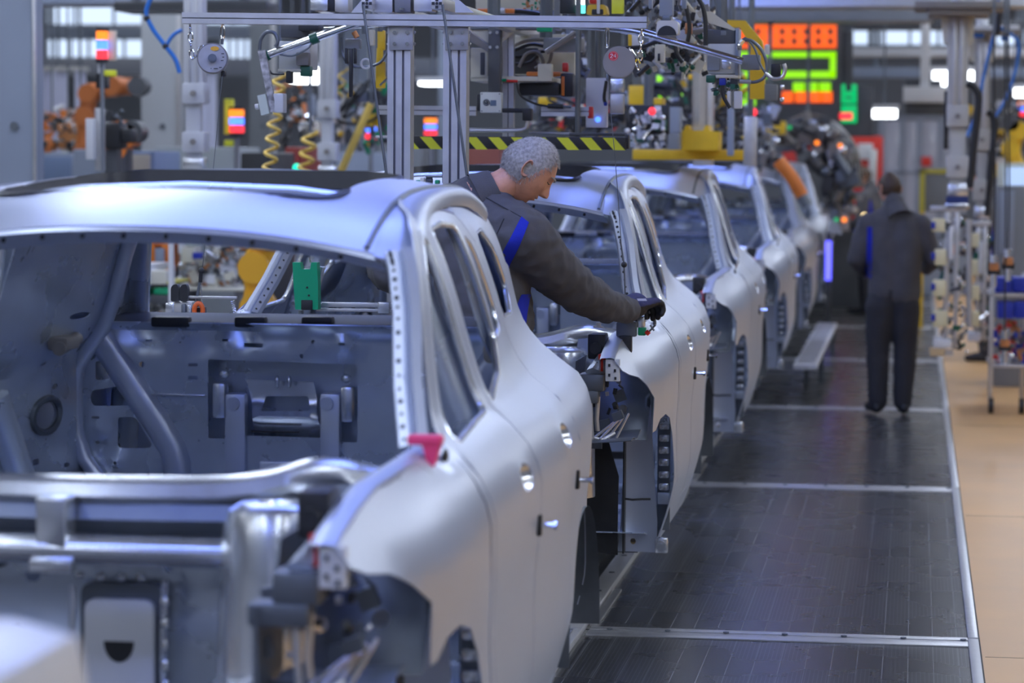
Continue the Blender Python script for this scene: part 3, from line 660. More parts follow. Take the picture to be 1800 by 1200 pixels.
# ------------------------------------------------------------------ people
def cloth_mat(name, col, col2):
    m = mat(name, col, 0.0, 0.85, var=0.10, vscale=14, bump=0.25, bscale=420)
    return m
jk_m = cloth_mat('dark_grey_workwear', (0.085, 0.083, 0.093), None)
tr_m = cloth_mat('charcoal_trousers', (0.035, 0.036, 0.045), None)
bl_m = mat('cobalt_blue_fabric', (0.006, 0.02, 0.42), 0, 0.8, var=0.15, vscale=20, bump=0.2, bscale=300)
gl_m = mat('navy_knit_glove', (0.045, 0.048, 0.14), 0, 0.85, var=0.2, vscale=60, bump=0.4, bscale=500)
glb_m = mat('black_palm_coating', (0.012, 0.012, 0.015), 0, 0.55, bump=0.3, bscale=300)
sk_m = mat('skin', (0.60, 0.30, 0.20), 0, 0.5, var=0.14, vscale=22, bump=0.12, bscale=160)
sk_m.node_tree.nodes['Principled BSDF'].inputs['Subsurface Weight'].default_value = 0.12
sk_m.node_tree.nodes['Principled BSDF'].inputs['Subsurface Radius'].default_value = (.012, .005, .003)
gh_m = mat('grey_hair', (0.40, 0.38, 0.355), 0, 0.6, var=0.35, vscale=90)
bh_m = mat('brown_hair', (0.06, 0.035, 0.02), 0, 0.6, var=0.3, vscale=60)
sh_m = mat('black_work_shoe', (0.012, 0.014, 0.02), 0, 0.45)
print_m = mat('glove_print', (0.65, 0.40, 0.36), 0, .6); print2_m = mat('glove_print_pale', (0.35, 0.36, 0.5), 0, .6)

def taper(mb, pts, rads, n=14):
    """overlapping rounded limb: spheres and cones along a path; each station (rx, ry) may be elliptic across"""
    pts = [Vector(p) for p in pts]
    P = []; Rr = []
    for i in range(len(pts)-1):
        L = (pts[i+1]-pts[i]).length; k = max(2, int(L/.02))
        for j in range(k): P.append(pts[i].lerp(pts[i+1], j/k)); Rr.append(rads[i]+(rads[i+1]-rads[i])*j/k)
    P.append(pts[-1]); Rr.append(rads[-1])
    mb.tube(P, Rr, n); mb.sph(pts[0], rads[0]*.995, n=n); mb.sph(pts[-1], rads[-1]*.995, n=n)
    for i in range(1, len(pts)-1): mb.sph(pts[i], rads[i]*1.0, n=n)
def melt(mb, name, m, voxel, smooth_it, parent=None, disp=None, seed=0):
    """fuse overlapping volumes into one continuous surface (voxel remesh + smoothing), with optional cloth folds"""
    me = bpy.data.meshes.new(name); me.from_pydata([tuple(v) for v in mb.v], [], mb.f); me.update()
    o = link(name, me)
    r = o.modifiers.new('fuse', 'REMESH'); r.mode = 'VOXEL'; r.voxel_size = voxel; r.use_smooth_shade = True
    s = o.modifiers.new('smooth', 'SMOOTH'); s.factor = .5; s.iterations = smooth_it
    dg = bpy.context.evaluated_depsgraph_get(); ev = o.evaluated_get(dg); nm = bpy.data.meshes.new_from_object(ev)
    bpy.data.objects.remove(o); bpy.data.meshes.remove(me)
    if disp:
        nrm = [v.normal.copy() for v in nm.vertices]
        for v, n in zip(nm.vertices, nrm): v.co += n*disp(v.co)
    nm.name = name; nm.materials.clear(); nm.materials.append(m)
    nm.polygons.foreach_set('use_smooth', [True]*len(nm.polygons)); nm.update()
    return link(name, nm, parent)
def folds(amp, fr=9.0, stretch=(1, 1, 1), off=0.0):
    def f(p):
        q = Vector((p.x*stretch[0], p.y*stretch[1], p.z*stretch[2]))*fr+Vector((off, off, off))
        n1 = mnoise.noise(q); n2 = mnoise.noise(q*2.3)
        return amp*((1-abs(n1)*2.2)*.9+.5*n2)
    return f

def head_mesh(name, m, hair_name, hair_m, parent, frame, hairline='short', strands=9000, scale=1.0):
    """head looking along local +x, up +z, origin at the head's centre; frame places it in the world"""
    NU, NV = 72, 56
    def g(a, b, s): return math.exp(-((a-b)/s)**2)
    def surf(th, ph):                                  # th: polar from top, ph: azimuth (0 = face)
        d = Vector((math.sin(th)*math.cos(ph), math.sin(th)*math.sin(ph), math.cos(th)))
        x, y, z = d.x*.098, d.y*.078, d.z*.120
        if x > 0: x *= 1.0-.06*g(z, .0, .05)
        else: x *= 1.06
        # jaw: narrow and flatten below the cheekbones
        if z < -.01:
            q = min(1, (-.01-z)/.11); y *= 1-.34*q*q; x *= 1-(.02 if x > 0 else .42)*q
            if x > 0: x += .012*q
        if z > .05 and x > 0: x *= 1-.10*(z-.05)/.07
        f = max(0, d.x)
        ay = abs(y)
        x += f*(.004*g(z, .030, .012)*g(y, 0, .05))                                # brow ridge
        x -= f*.012*g(z, .010, .013)*g(ay, .031, .016)                              # eye sockets
        x += f*.006*g(z, .008, .007)*g(ay, .031, .010)                              # eyelids
        nose = g(y, 0, .0105)*(sstep(.020, -.028, z)*sstep(-.046, -.036, z))
        x += f*.030*nose + f*.006*g(y, 0, .006)*g(z, .012, .014)
        x += f*.010*g(ay, .012, .006)*g(z, -.033, .007)                             # nostril wings
        x += f*.006*g(z, -.010, .018)*g(ay, .045, .018)                             # cheek
        x -= f*.004*g(z, -.047, .005)*g(y, 0, .03)
        x += f*.007*g(z, -.056, .0055)*g(y, 0, .021) - f*.004*g(z, -.0625, .003)*g(y, 0, .022) + f*.007*g(z, -.069, .006)*g(y, 0, .019)
        x -= f*.006*g(z, -.082, .007)*g(y, 0, .03); x += f*.010*g(z, -.102, .014)*g(y, 0, .025)
        return Vector((x, y, z))*scale
    mb = MB(); rows = []
    for i in range(NV+1):
        th = math.pi*(.004+.992*i/NV); rows.append([surf(th, 2*math.pi*(k+.5)/NU) for k in range(NU)])
    mb.grid(rows, True, True)
    # ears
    for sg in (1, -1):
        er = []
        for i in range(9):
            q = i/8; row = []
            for k in range(16):
                a = 2*math.pi*k/16; rx, rz = .019*(1-.15*math.sin(a)), .034
                cx = -.012+rx*q*math.cos(a)-.006*math.sin(a)*q; cz = -.004+rz*q*math.sin(a)
                lift = .020*sstep(.35, .9, q)*(1 if math.cos(a) < .6 else .35)-.006*g(q, .55, .2)+ (-.012 if q > .96 else 0)
                row.append(Vector((cx, sg*(.074+lift), cz))*scale)
            er.append(row)
        mb.grid(er, True, True)
    # neck, running down into the collar
    mb.tube([Vector((-.015, 0, -.05))*scale, Vector((-.03, 0, -.10))*scale, Vector((-.050, 0, -.15))*scale, Vector((-.075, 0, -.21))*scale], [.058*scale, .058*scale, .060*scale, .070*scale], 20)
    mb.v = [frame @ v for v in mb.v]
    o = mb.build(name, m, parent)
    # hair: fine short strands over a close scalp cap
    def is_hair(p):
        p = p/scale; x, y, z = p
        if z > .058 - .03*sstep(.02, .085, x)*-1 and x < .092 - .25*max(0, .085-z)*0: top = True
        else: top = False
        front = .074+.012*abs(y)/.07
        if x > .055: return z > front
        if x > -.002: return z > .040-.085*sstep(.05, .0, x)*(1 if abs(y) > .05 else 0) and abs(y) > 0
        return z > -.06-.035*sstep(-.02, -.08, x)
    cap = MB(); crow = []
    ok = {}
    for i in range(NV+1):
        for k in range(NU):
            p = rows[i][k]; ok[(i, k)] = is_hair(p)
    vs = []; idx = {}
    fs = []
    for i in range(NV):
        for k in range(NU):
            q = [(i, k), (i, (k+1) % NU), (i+1, (k+1) % NU), (i+1, k)]
            if all(ok[c] for c in q):
                ff = []
                for c in q:
                    if c not in idx: idx[c] = len(vs); p = rows[c[0]][c[1]]; vs.append(frame @ (p*1.035+Vector((0, 0, .002))*scale))
                    ff.append(idx[c])
                fs.append(tuple(ff))
    cap.add(vs, fs, True); h = cap.build(hair_name, hair_m, o)
    if strands:
        st = MB(); rs = random.Random(3); V = []; Fs = []
        keys = [c for c in ok if ok[c]]
        wts = [math.sin(math.pi*(c[0]+.5)/(NV+1)) for c in keys]
        for c in rs.choices(keys, wts, k=strands):
            i, k = c; p = rows[i][k].lerp(rows[min(i+1, NV)][(k+1) % NU], rs.random()); n = p.normalized(); n = (n*.55+Vector((.35+rs.uniform(-.25, .25), rs.uniform(-.25, .25), -.45+rs.uniform(-.2, .2)))).normalized()
            L = rs.uniform(.008, .013)*scale; sidev = n.cross(Vector((rs.uniform(-1, 1), rs.uniform(-1, 1), rs.uniform(-1, 1)))).normalized()*.0007*scale
            b0 = p*1.03; V += [frame @ (b0-sidev), frame @ (b0+sidev), frame @ (b0+n*L)]; j = len(V)-3; Fs.append((j, j+1, j+2))
        st.add(V, Fs, False); so = st.build('hair_strands', hair_m, o); so['kind'] = 'stuff'
    # brows
    for sg in (1, -1):
        br = MB(); br.tube([frame @ (Vector((.0985-.022*t*t, sg*(.016+.030*t), .028+.007*math.sin(t*2.4)))*scale) for t in (0, .25, .5, .75, 1)], [.0028*scale, .0042*scale, .004*scale, .003*scale, .001*scale], 8); br.build('eyebrow', hair_m, o)
        ey = MB(); ey.tube([frame @ (Vector((.0905-.012*t*t, sg*(.020+.022*t), .010-.003*math.sin(t*3.1)))*scale) for t in (0, .33, .66, 1)], .0016*scale, 6); ey.build('eyelash_line', bh_m, o)
    return o

def hand(mb, wrist, dirv, palm_n, curl, side_, sc_=1.0):
    """palm and five separate fingers; dirv: wrist to knuckles, palm_n: out of the palm, side_: towards the thumb"""
    d = Vector(dirv).normalized(); n = Vector(palm_n); n = (n-d*n.dot(d)).normalized(); s = Vector(side_); s = (s-d*s.dot(d)-n*s.dot(n)).normalized(); w_ = Vector(wrist)
    def pt(a, b, c): return w_+(d*a+s*b+n*c)*sc_
    for q in (-.030, -.010, .010, .030): taper(mb, [pt(0, q*.75, 0), pt(.045, q*.95, 0), pt(.088, q, .0)], [.019*sc_, .017*sc_, .0135*sc_], 10)
    for q, Lf, cu in ((.034, .072, curl*.9), (.0115, .080, curl), (-.0115, .075, curl*1.05), (-.033, .060, curl*1.15)):
        p = pt(.088, q, 0); a = cu*.35; pts = [p]
        for seg in (.44, .32, .26):
            a2 = a; dirf = d*math.cos(a2)+n*math.sin(a2); pts.append(pts[-1]+dirf*Lf*seg*sc_); a += cu*.75
        taper(mb, pts, [.0112*sc_, .0105*sc_, .0098*sc_, .0085*sc_], 10)
    p0 = pt(.025, .030, .008); p1 = pt(.055, .058, .022); p2 = pt(.082, .060, .040); p3 = pt(.10, .050, .052)
    taper(mb, [p0, p1, p2, p3], [.016*sc_, .0135*sc_, .0115*sc_, .0095*sc_], 10)

# --- the grey-haired worker leaning over the second car
def worker_front():
    A = at
    hc = A(929, 298, 10.22)
    a = math.radians(42)
    fx = Vector((math.cos(a)*.985, .17, -math.sin(a))).normalized(); side_v = Vector((0, 0, 1)).cross(fx).normalized(); upv = fx.cross(side_v)
    upv = (upv+Vector((0, .0, 0))).normalized()
    fr = Matrix(((fx.x, side_v.x, upv.x, hc.x), (fx.y, side_v.y, upv.y, hc.y), (fx.z, side_v.z, upv.z, hc.z), (0, 0, 0, 1)))
    root = head_mesh('person', sk_m, 'hair', gh_m, None, fr, scale=1.03)
    tag(root, 'grey-haired worker in dark grey jacket leaning over a car front', 'person', 'workers')
    # jacket: torso, both arms
    mb = MB()
    pel = Vector((-1.63, 10.14, 1.15)); w1 = Vector((-1.575, 10.16, 1.34)); ch = A(838, 440, 10.22); up_ch = A(850, 372, 10.22); nk = A(860, 342, 10.22)
    shR = A(915, 412, 10.08); elR = A(1012, 508, 10.42); wrR = A(1090, 543, 10.78); cuff = A(1104, 545, 10.83)
    shL = A(800, 395, 10.42); elL = A(690, 480, 10.50); wrL = A(668, 470, 10.72)
    taper(mb, [pel, w1, ch, up_ch], [.165, .165, .178, .135], 20)
    taper(mb, [pel+Vector((0, .08, 0)), w1+Vector((.02, .08, 0)), ch+Vector((.0, .10, 0)), up_ch+Vector((-.01, .10, .01))], [.15, .15, .16, .12], 20)
    taper(mb, [up_ch, nk, A(868, 336, 10.22)], [.13, .080, .066], 18)
    taper(mb, [up_ch+Vector((-.02, .02, .02)), A(800, 362, 10.34)], [.12, .085], 16)
    taper(mb, [A(880, 396, 10.14), shR, A(960, 462, 10.22), elR, A(1055, 532, 10.62), wrR, cuff], [.108, .108, .098, .082, .070, .054, .046], 18)
    taper(mb, [up_ch+Vector((-.04, .12, -.02)), shL, elL, wrL], [.11, .10, .075, .055], 16)
    jk = melt(mb, 'jacket', jk_m, .011, 7, root, disp=lambda p: folds(.0085, 10, (1, 1, 1.5))(p)+folds(.0022, 26)(p))
    # collar, yoke seam, blue insets
    cb = MB(); cpts = []
    cc = fr @ Vector((-.050, 0, -.155)); ax = ((fr @ Vector((-.03, 0, -.10)))-(fr @ Vector((-.075, 0, -.21)))).normalized(); e1 = ax.cross(Vector((0, 1, 0))).normalized(); e2 = ax.cross(e1)
    for k in range(28):
        q = 2*math.pi*k/28; cpts.append(cc+(e1*math.cos(q)+e2*math.sin(q))*.080)
    rows = [[p+ax*h_+(p-cc)*s_ for p in cpts] for h_, s_ in ((-.05, .22), (-.02, .08), (.012, .0), (.026, -.06), (.027, -.11), (.0, -.11))]
    cb.grid(rows, True, True); cb.build('collar', jk_m, jk)
    from mathutils.bvhtree import BVHTree
    bvh = BVHTree.FromPolygons([v.co for v in jk.data.vertices], [tuple(p.vertices) for p in jk.data.polygons])
    camp = Vector((0, 0, CAMZ))
    def on(px, py, lift=.003):
        d = (A(px, py, 10)-camp).normalized(); h = bvh.ray_cast(camp, d)
        return (h[0]+h[1]*lift) if h[0] else None
    def patch(name, left, right, m, n=10, lift=.0035):
        rows = []
        for i in range(n+1):
            t = i/n; row = []
            for k in range(5):
                u = k/4
                def pl(L): 
                    f = t*(len(L)-1); j = min(int(f), len(L)-2); ff = f-j; return (L[j][0]+(L[j+1][0]-L[j][0])*ff, L[j][1]+(L[j+1][1]-L[j][1])*ff)
                l, r = pl(left), pl(right); p = on(l[0]+(r[0]-l[0])*u, l[1]+(r[1]-l[1])*u, lift); row.append(p)
            if all(row): rows.append(row)
        if len(rows) > 1: MB().grid(rows).build(name, m, jk)
    patch('sleeve_stripe', [(917, 381), (895, 423), (875, 459), (886, 486)], [(929, 391), (915, 428), (898, 462), (889, 484)], bl_m)
    patch('side_inset', [(918, 512), (910, 530), (905, 552), (903, 592)], [(933, 512), (929, 530), (925, 556), (921, 592)], bl_m)
    for pts in ([(772, 329), (820, 336), (856, 348), (892, 368), (918, 382)], [(886, 384), (873, 412), (866, 440), (862, 470)]):
        P = [on(*p, .001) for p in pts]; P = [p for p in P if p]
        if len(P) > 2: MB().tube(P, .0022, 6).build('seam', tr_m, jk)
    # gloves
    g = MB(); w0 = A(1110, 538, 10.86)
    hand(g, w0, A(1150, 528, 11.0)-w0, Vector((.25, .25, -1)), 1.1, Vector((-.3, 1, .35)), 1.30)
    taper(g, [w0-(A(1150, 528, 11.0)-w0).normalized()*.05, w0+(A(1150, 528, 11.0)-w0)*.2], [.044, .05], 14)
    gl = melt(g, 'glove', gl_m, .004, 4, root)
    bv = BVHTree.FromPolygons([v.co for v in gl.data.vertices], [tuple(p.vertices) for p in gl.data.polygons])
    palm = MB(); idx = {}; vs = []; fs = []
    for p in gl.data.polygons:
        c = p.center
        if (p.normal.z < -.15) or (c-w0).length > .135:
            ff = []
            for vi in p.vertices:
                if vi not in idx: idx[vi] = len(vs); v = gl.data.vertices[vi]; vs.append(v.co+v.normal*.0012)
                ff.append(idx[vi])
            fs.append(tuple(ff))
    palm.add(vs, fs, True); palm.build('palm_coating', glb_m, gl)
    for (px, py, m, wd) in ((1128, 519, print_m, 12), (1127, 527, print2_m, 16), (1133, 513, print2_m, 10), (1138, 521, print2_m, 6)):
        rows = []
        for j in range(3):
            row = []
            for k in range(4):
                d = (A(px-wd/2+wd*k/3+j*1.0, py-2+j*2.0, 10)-camp).normalized(); h = bv.ray_cast(camp, d); row.append(h[0]+h[1]*.0015 if h[0] else None)
            if all(row): rows.append(row)
        if len(rows) > 1: MB().grid(rows).build('glove_print', m, gl)
    g = MB(); dl = (wrL-elL).normalized(); hand(g, wrL, dl+Vector((.3, .3, -.4)), Vector((.4, 0, -1)), .9, Vector((.5, -1, 0)), 1.08); melt(g, 'glove', gl_m, .005, 4, root)
    # trousers and shoes on the work step
    t = MB(); 
    taper(t, [pel+Vector((0, .04, -.02)), pel+Vector((.02, -.03, -.12))], [.155, .14], 16)
    for sx, dy in ((-.10, .12), (.06, -.04)):
        hip = pel+Vector((sx*.6, dy*.6, -.08)); kn = Vector((pel.x+sx+.03, pel.y+dy-.01, .76)); an = Vector((pel.x+sx, pel.y+dy, .40))
        taper(t, [hip, kn, an], [.115, .085, .070], 14)
        s = MB(); taper(s, [an+Vector((-.02, 0, -.03)), an+Vector((.06, .01, -.05)), an+Vector((.15, .02, -.065))], [.05, .048, .036], 12); melt(s, 'shoe', sh_m, .008, 4, root)
    melt(t, 'trousers', tr_m, .014, 6, root, disp=folds(.006, 9))
    return root
p1_ = worker_front()
st = thing('work_step', (-1.66, 10.15, -.03), 'low steel work step under the leaning worker', 'step')
MB().box((0, .04, .315), (.42, .46, .03), bev=.004).build('tread', dkst_m, st)
for sx in (-.18, .18):
    for sy in (-.16, .24): MB().box((sx, sy, .15), (.03, .03, .30)).build('leg', dkst_m, st)

# --- standing workers seen from behind
def worker_back(loc, rz, label, H=1.80, hairm=bh_m, arms='front', lean=0.0):
    k = H/1.80
    root0 = Matrix.Rotation(rz, 4, 'Z')
    fr = Matrix.Translation((-.03, .085, 1.685)) @ Matrix.Rotation(math.radians(90+28), 4, 'Z') @ Matrix.Rotation(math.radians(14), 4, 'Y')
    root = head_mesh('person', sk_m, 'hair', hairm, None, fr, strands=900, scale=1.0)
    mb = MB()
    taper(mb, [(-.05, 0, .92), (-.05, 0, 1.05), (-.07, .02, 1.28), (-.08, .02, 1.40)], [.135, .13, .145, .12], 16)
    taper(mb, [(.07, 0, .90), (.07, 0, 1.05), (.08, .02, 1.28), (.09, .02, 1.40)], [.14, .135, .145, .12], 16)
    taper(mb, [(-.16, .01, 1.43), (0, .01, 1.49), (.16, .01, 1.43)], [.075, .08, .075], 14)
    taper(mb, [(0, .01, 1.45), (0, .012, 1.585)], [.085, .073], 14)
    taper(mb, [(-.20, .01, 1.42), (-.275, .02, 1.16), (-.20, .22, 1.05)], [.078, .066, .05], 14)
    taper(mb, [(.20, .01, 1.42), (.30, .02, 1.16), (.27, .25, 1.08)], [.078, .068, .05], 14)
    jk = melt(mb, 'jacket', jk_m, .013, 6, root, disp=folds(.005, 9, (1, 1, .6), 3))
    cc = fr @ Vector((-.060, 0, -.172)); ax = ((fr @ Vector((-.03, 0, -.10)))-(fr @ Vector((-.075, 0, -.21)))).normalized(); e1 = ax.cross(Vector((0, 1, 0))).normalized(); e2 = ax.cross(e1)
    cp_ = [cc+(e1*math.cos(2*math.pi*k_/24)+e2*math.sin(2*math.pi*k_/24))*.080 for k_ in range(24)]
    MB().grid([[p+ax*h_+(p-cc)*s_ for p in cp_] for h_, s_ in ((-.08, .25), (-.03, .10), (.02, .0), (.036, -.04), (.037, -.10), (.0, -.10))], True, True).build('collar', jk_m, jk)
    from mathutils.bvhtree import BVHTree
    bvh = BVHTree.FromPolygons([v.co for v in jk.data.vertices], [tuple(p.vertices) for p in jk.data.polygons]); rows = []
    for i in range(12):
        z = 1.40-.035*i; row = []
        for q in range(4):
            h = bvh.ray_cast(Vector((-.165-.012*q-.004*i*0, -1, z)), Vector((0, 1, 0))); row.append(h[0]+Vector((0, -.004, 0)) if h[0] else None)
        if all(row): rows.append(row)
    if len(rows) > 2: MB().grid(rows).build('blue_inset', bl_m, jk)
    t = MB()
    taper(t, [(-.04, 0, .93), (-.09, -.01, .80), (-.105, .02, .50), (-.10, .0, .09)], [.13, .115, .088, .072], 14)
    taper(t, [(.05, 0, .93), (.09, -.01, .80), (.10, .01, .50), (.085, -.02, .09)], [.13, .115, .088, .072], 14)
    melt(t, 'trousers', tr_m, .014, 5, root, disp=folds(.005, 9, (1, 1, .7), 5))
    for sx, yy, tx in ((-.11, .0, -.05), (.09, -.02, .03)):
        s = MB(); taper(s, [(sx, yy-.05, .045), (sx+tx*.5, yy+.06, .05), (sx+tx, yy+.17, .038)], [.042, .044, .034], 12); melt(s, 'shoe', sh_m, .01, 4, root)
    for sx in (-1, 1):
        g = MB(); wv = Vector((-.20, .22, 1.05)) if sx < 0 else Vector((.27, .25, 1.08)); hand(g, wv, (-.15*sx, 1, .05), (-.6*sx, 0, -.6), .8, (-sx*.2, .1, 1), 1.0); melt(g, 'hand', sk_m, .006, 3, root)
    root.location = loc; root.rotation_euler = (0, 0, rz); root.scale = (k, k, k)
    tag(root, label, 'person', 'workers'); return root
fp = at(1566, 727, 21.2); pB = worker_back((fp.x, 21.2, .012), math.radians(4), 'brown-haired worker in dark workwear standing on the walkway, back to camera', 1.82)
pC = copy_tree(pB); fpc = at(1497, 556, 33.4); pC.location = (-.55, 34.6, .012); pC.rotation_euler = (0, 0, math.radians(70)); pC['label'] = 'distant worker in dark clothes beside the hanging tool cluster'
pD = copy_tree(pB); q = at(1742, 330, 27.0); pD.location = (q.x, 27.0, .0); pD.rotation_euler = (0, 0, math.radians(80)); pD['label'] = 'worker mostly hidden behind the hanging lift columns on the right'
# ------------------------------------------------------------------ overhead frame and tooling
def ext(px0, py0, px1, py1, Y):
    a, b = at(px0, py0, Y), at(px1, py1, Y)
    return (a+b)/2, abs(b.x-a.x), abs(b.z-a.z)
def pbox(name, px0, py0, px1, py1, Y, dep, m, parent, bev=.006, back=True):
    """block whose front face spans these photo pixels at distance Y, dep metres deep"""
    c, wd, ht = ext(px0, py0, px1, py1, Y); c = c+Vector((0, dep/2, 0))
    return MB().box(c, (wd, dep, ht), bev=min(bev, wd*.3, ht*.3)).build(name, m, parent)
def ptube(name, pts, Y, r, m, parent, n=8):
    P = [at(p[0], p[1], p[2] if len(p) > 2 else Y) for p in pts]
    return MB().tube(curve(P), r, n).build(name, m, parent)
def curve(P, k=5):
    if len(P) < 3: return P
    out = []; Q = [P[0]*2-P[1]]+list(P)+[P[-1]*2-P[-2]]
    for i in range(1, len(Q)-2):
        for j in range(k):
            t = j/k; a, b, c, d = Q[i-1], Q[i], Q[i+1], Q[i+2]
            out.append(.5*((2*b)+(c-a)*t+(2*a-5*b+4*c-d)*t*t+(3*b-a-3*c+d)*t**3))
    return out+[P[-1]]
def hang(parent, px, py, Y, r=.012, m=None, top=None):
    a = at(px, py, Y); return MB().cyl(a, (a.x, a.y, top or HZ), r, 8).build('hanger', m or dkst_m, parent)
def origin(name, label, cat, group=None): return thing(name, (0, 0, 0), label, cat, group)
def screw(parent, px, py, Y, r=.008, m=None): a = at(px, py, Y); return MB().cyl(a+Vector((0, -.004, 0)), a+Vector((0, .004, 0)), r, 8).build('screw', m or chrome_m, parent)

YF = 10.66
fr = origin('aluminium_frame', 'aluminium profile gantry frame with two posts and a long crossbeam over the cars', 'frame')
def profile(name, p0, p1, wd, dp, parent, upv=(0, 1, 0), slots=1):
    """slotted extrusion: body plates either side of recessed grooves"""
    p0, p1 = Vector(p0), Vector(p1); ax = (p1-p0).normalized(); u = Vector(upv); s = ax.cross(u).normalized()
    mb = MB(); n = slots+1; g = wd*.10; pw = (wd-g*slots)/n
    for i in range(n):
        off = -wd/2+pw/2+i*(pw+g); mb.bar(p0+s*off, p1+s*off, pw, dp, upv)
    o = mb.build(name, alu_m, parent)
    MB().bar(p0, p1, wd*.98, dp*.72, upv).build('slot_core', aludk_m, o); return o
b0, b1 = at(323, 32, YF-.06), at(1138, 40, YF-.06)
profile('crossbeam', b0, b1, .043, .06, fr, (0, -1, 0), 1)
for x0, x1 in ((683.5, 726), (782, 823)):
    xm = (x0+x1)/2; top, bot = at(xm, 41, YF), at(xm, 590, YF); bot.x = top.x
    po = profile('post', top, bot, .091, .08, fr, (0, -1, 0), 2)
    pl = pbox('joint_plate', x0+.5, 42, x1, 88, YF-.055, .012, mat('brushed_plate', (0.40, .40, .40), .8, .42, var=.06, vscale=30), fr, .002)
    for sx in (x0+10, x1-10):
        for sy in (57, 77): screw(pl, sx, sy, YF-.060, .0075)
    for sy in (57, 77):
        for sx in (x0-1, x1+2): screw(pl, sx, sy, YF-.02, .007)
for xa in (645, 768):
    a = at(xa, 6, YF-.06); pr = MB().box(a+Vector((0, 1.8, 0)), (.044, 3.6, .044), bev=.004).build('lengthwise_profile', alu_m, fr)
    s = MB()
    for dx, dz in ((0, .014), (0, -.014), (.014, 0), (-.014, 0)): s.new().box(a+Vector((dx, -.002, dz)), (.011, .006, .011))
    s.new().cyl(a+Vector((0, -.003, 0)), a+Vector((0, .002, 0)), .006, 8); s.build('profile_slot', black_m, pr)
pbox('hanger_block', 655, -10, 690, 22, YF, .1, alu_m, fr); pbox('hanger_block', 693, -10, 722, 22, YF, .1, aludk_m, fr); pbox('hanger_block', 727, -8, 760, 20, YF, .1, alu_m, fr)
for sx in (704, 708): screw(fr, sx, 16, YF-.01, .005)
MB().prism([(800, -5), (832, 22), (800, 22)], lambda u, v, d: at(u, v, YF)+Vector((0, d, 0)), 0, .02).build('gusset', alu_m, fr)
MB().prism([(640, -5), (617, 22), (642, 22)], lambda u, v, d: at(u, v, YF)+Vector((0, d, 0)), 0, .02).build('gusset', alu_m, fr)
ptube('tension_rod', [(638, 8), (681, 318)], YF-.14, .0055, dkst_m, fr); ptube('tension_rod', [(778, 8), (824, 330)], YF-.14, .0055, dkst_m, fr)
for sx in (700, 800): hang(fr, sx, -5, YF+.03, .02, alu_m)
# gauge arm carried by the left post, with the green block
pbox('gauge_arm', 556, 531, 690, 541, YF-.1, .03, alu_m, fr, .002); pbox('gauge_arm', 556, 541.5, 690, 549, YF-.1, .03, alu_m, fr, .002)
pbox('gauge_clamp', 664, 531, 684, 551, YF-.115, .05, bright_m, fr, .003)
gb = thing('green_gauge_block', (0, 0, 0), 'notched green plastic gauge block on the aluminium arm', 'gauge')
gp = [(514, 461), (527, 461), (530, 473), (545, 473), (547, 461), (557, 461), (559, 500), (559, 544), (519, 544), (516, 500)]
MB().prism(gp, lambda u, v, d: at(u, v, YF-.16)+Vector((0, d, 0)), 0, .05).build('block', grn_m, gb)
pbox('black_insert', 529, 527, 549, 545, YF-.165, .02, black_m, gb, .004)
for sx, sy in ((540, 505), (543, 519)): screw(gb, sx, sy, YF-.160, .004, black_m)
for sx in (515, 563): screw(gb, sx, 533, YF-.13, .007)
pbox('mounting_rail', 545, 468, 570, 475, YF-.10, .02, alu_m, gb, .002); ptube('brace', [(568, 470), (560, 506)], YF-.10, .008, alu_m, gb)
pbox('support_plate', 524, 545, 531, 584, YF-.12, .03, dkst_m, gb, .002); ptube('hook', [(546, 461), (544, 450), (549, 441), (552, 447)], YF-.13, .004, chrome_m, gb)
# bracket seen between the posts above the roof
gs = origin('gauge_sensor', 'small sensor bracket with green pads between the frame posts above the roof', 'sensor')
pbox('pad', 730, 316, 739, 327, YF-.02, .03, grn_m, gs); pbox('plate', 738, 312, 746, 327, YF-.02, .03, cream_m, gs); pbox('pad', 764, 316, 772, 324, YF-.02, .03, grn_m, gs)
ptube('sensor_drum', [(749, 319), (760, 319)], YF-.02, .016, black_m, gs, 12); pbox('bar', 748, 309, 778, 312, YF-.02, .02, dkst_m, gs); pbox('bar', 777, 290, 782, 322, YF-.02, .02, black_m, gs)

# spring balancers
def chain(parent, pts, Y, r=.006):
    P = curve([at(*p, Y) for p in pts], 8); L = 0; last = P[0]; k = 0
    for p in P[1:]:
        if (p-last).length > .030:
            d = (p-last).normalized(); s = d.cross(Vector((0, 1, 0)) if k % 2 else Vector((1, .2, 0)));
            if s.length < .1: s = d.cross(Vector((0, 0, 1)))
            s.normalize(); c = (p+last)/2
            MB().tube([c+d*.020*math.cos(q)+s*.009*math.sin(q) for q in [2*math.pi*i/12 for i in range(12)]], .0035, 6, closed=True).build('chain_link', chrome_m, parent); last = p; k += 1
YB_ = YF-.07
bl = origin('spring_balancer', 'round grey spring balancer with orange label, hanging from the left beam end', 'balancer', 'spring balancers')
c = at(374, 103, YB_); ax = Vector((-.22, 1, 0)).normalized()
MB().cyl(c-ax*.035, c+ax*.035, .060, 40).build('drum_rim', taupe_m, bl)
MB().cyl(c-ax*.040, c-ax*.034, .055, 40).build('drum_face', mat('brushed_face_plate', (.42, .42, .44), .5, .4, var=.08, vscale=30), bl)
MB().cyl(c-ax*.056, c-ax*.040, .017, 20).cyl(c-ax*.062, c-ax*.056, .010, 12).build('hub', dkst_m, bl)
def on_face(px, py, d): return at(px, py, YB_)-ax*d
MB().prism(ell(0, 0, 1, 1, 14), lambda u, v, d: on_face(378+7.5*u, 86+4*v, .041+d), 0, .001).build('warning_label', mat('amber_label', (.70, .36, .03), 0, .5), bl)
s = MB()
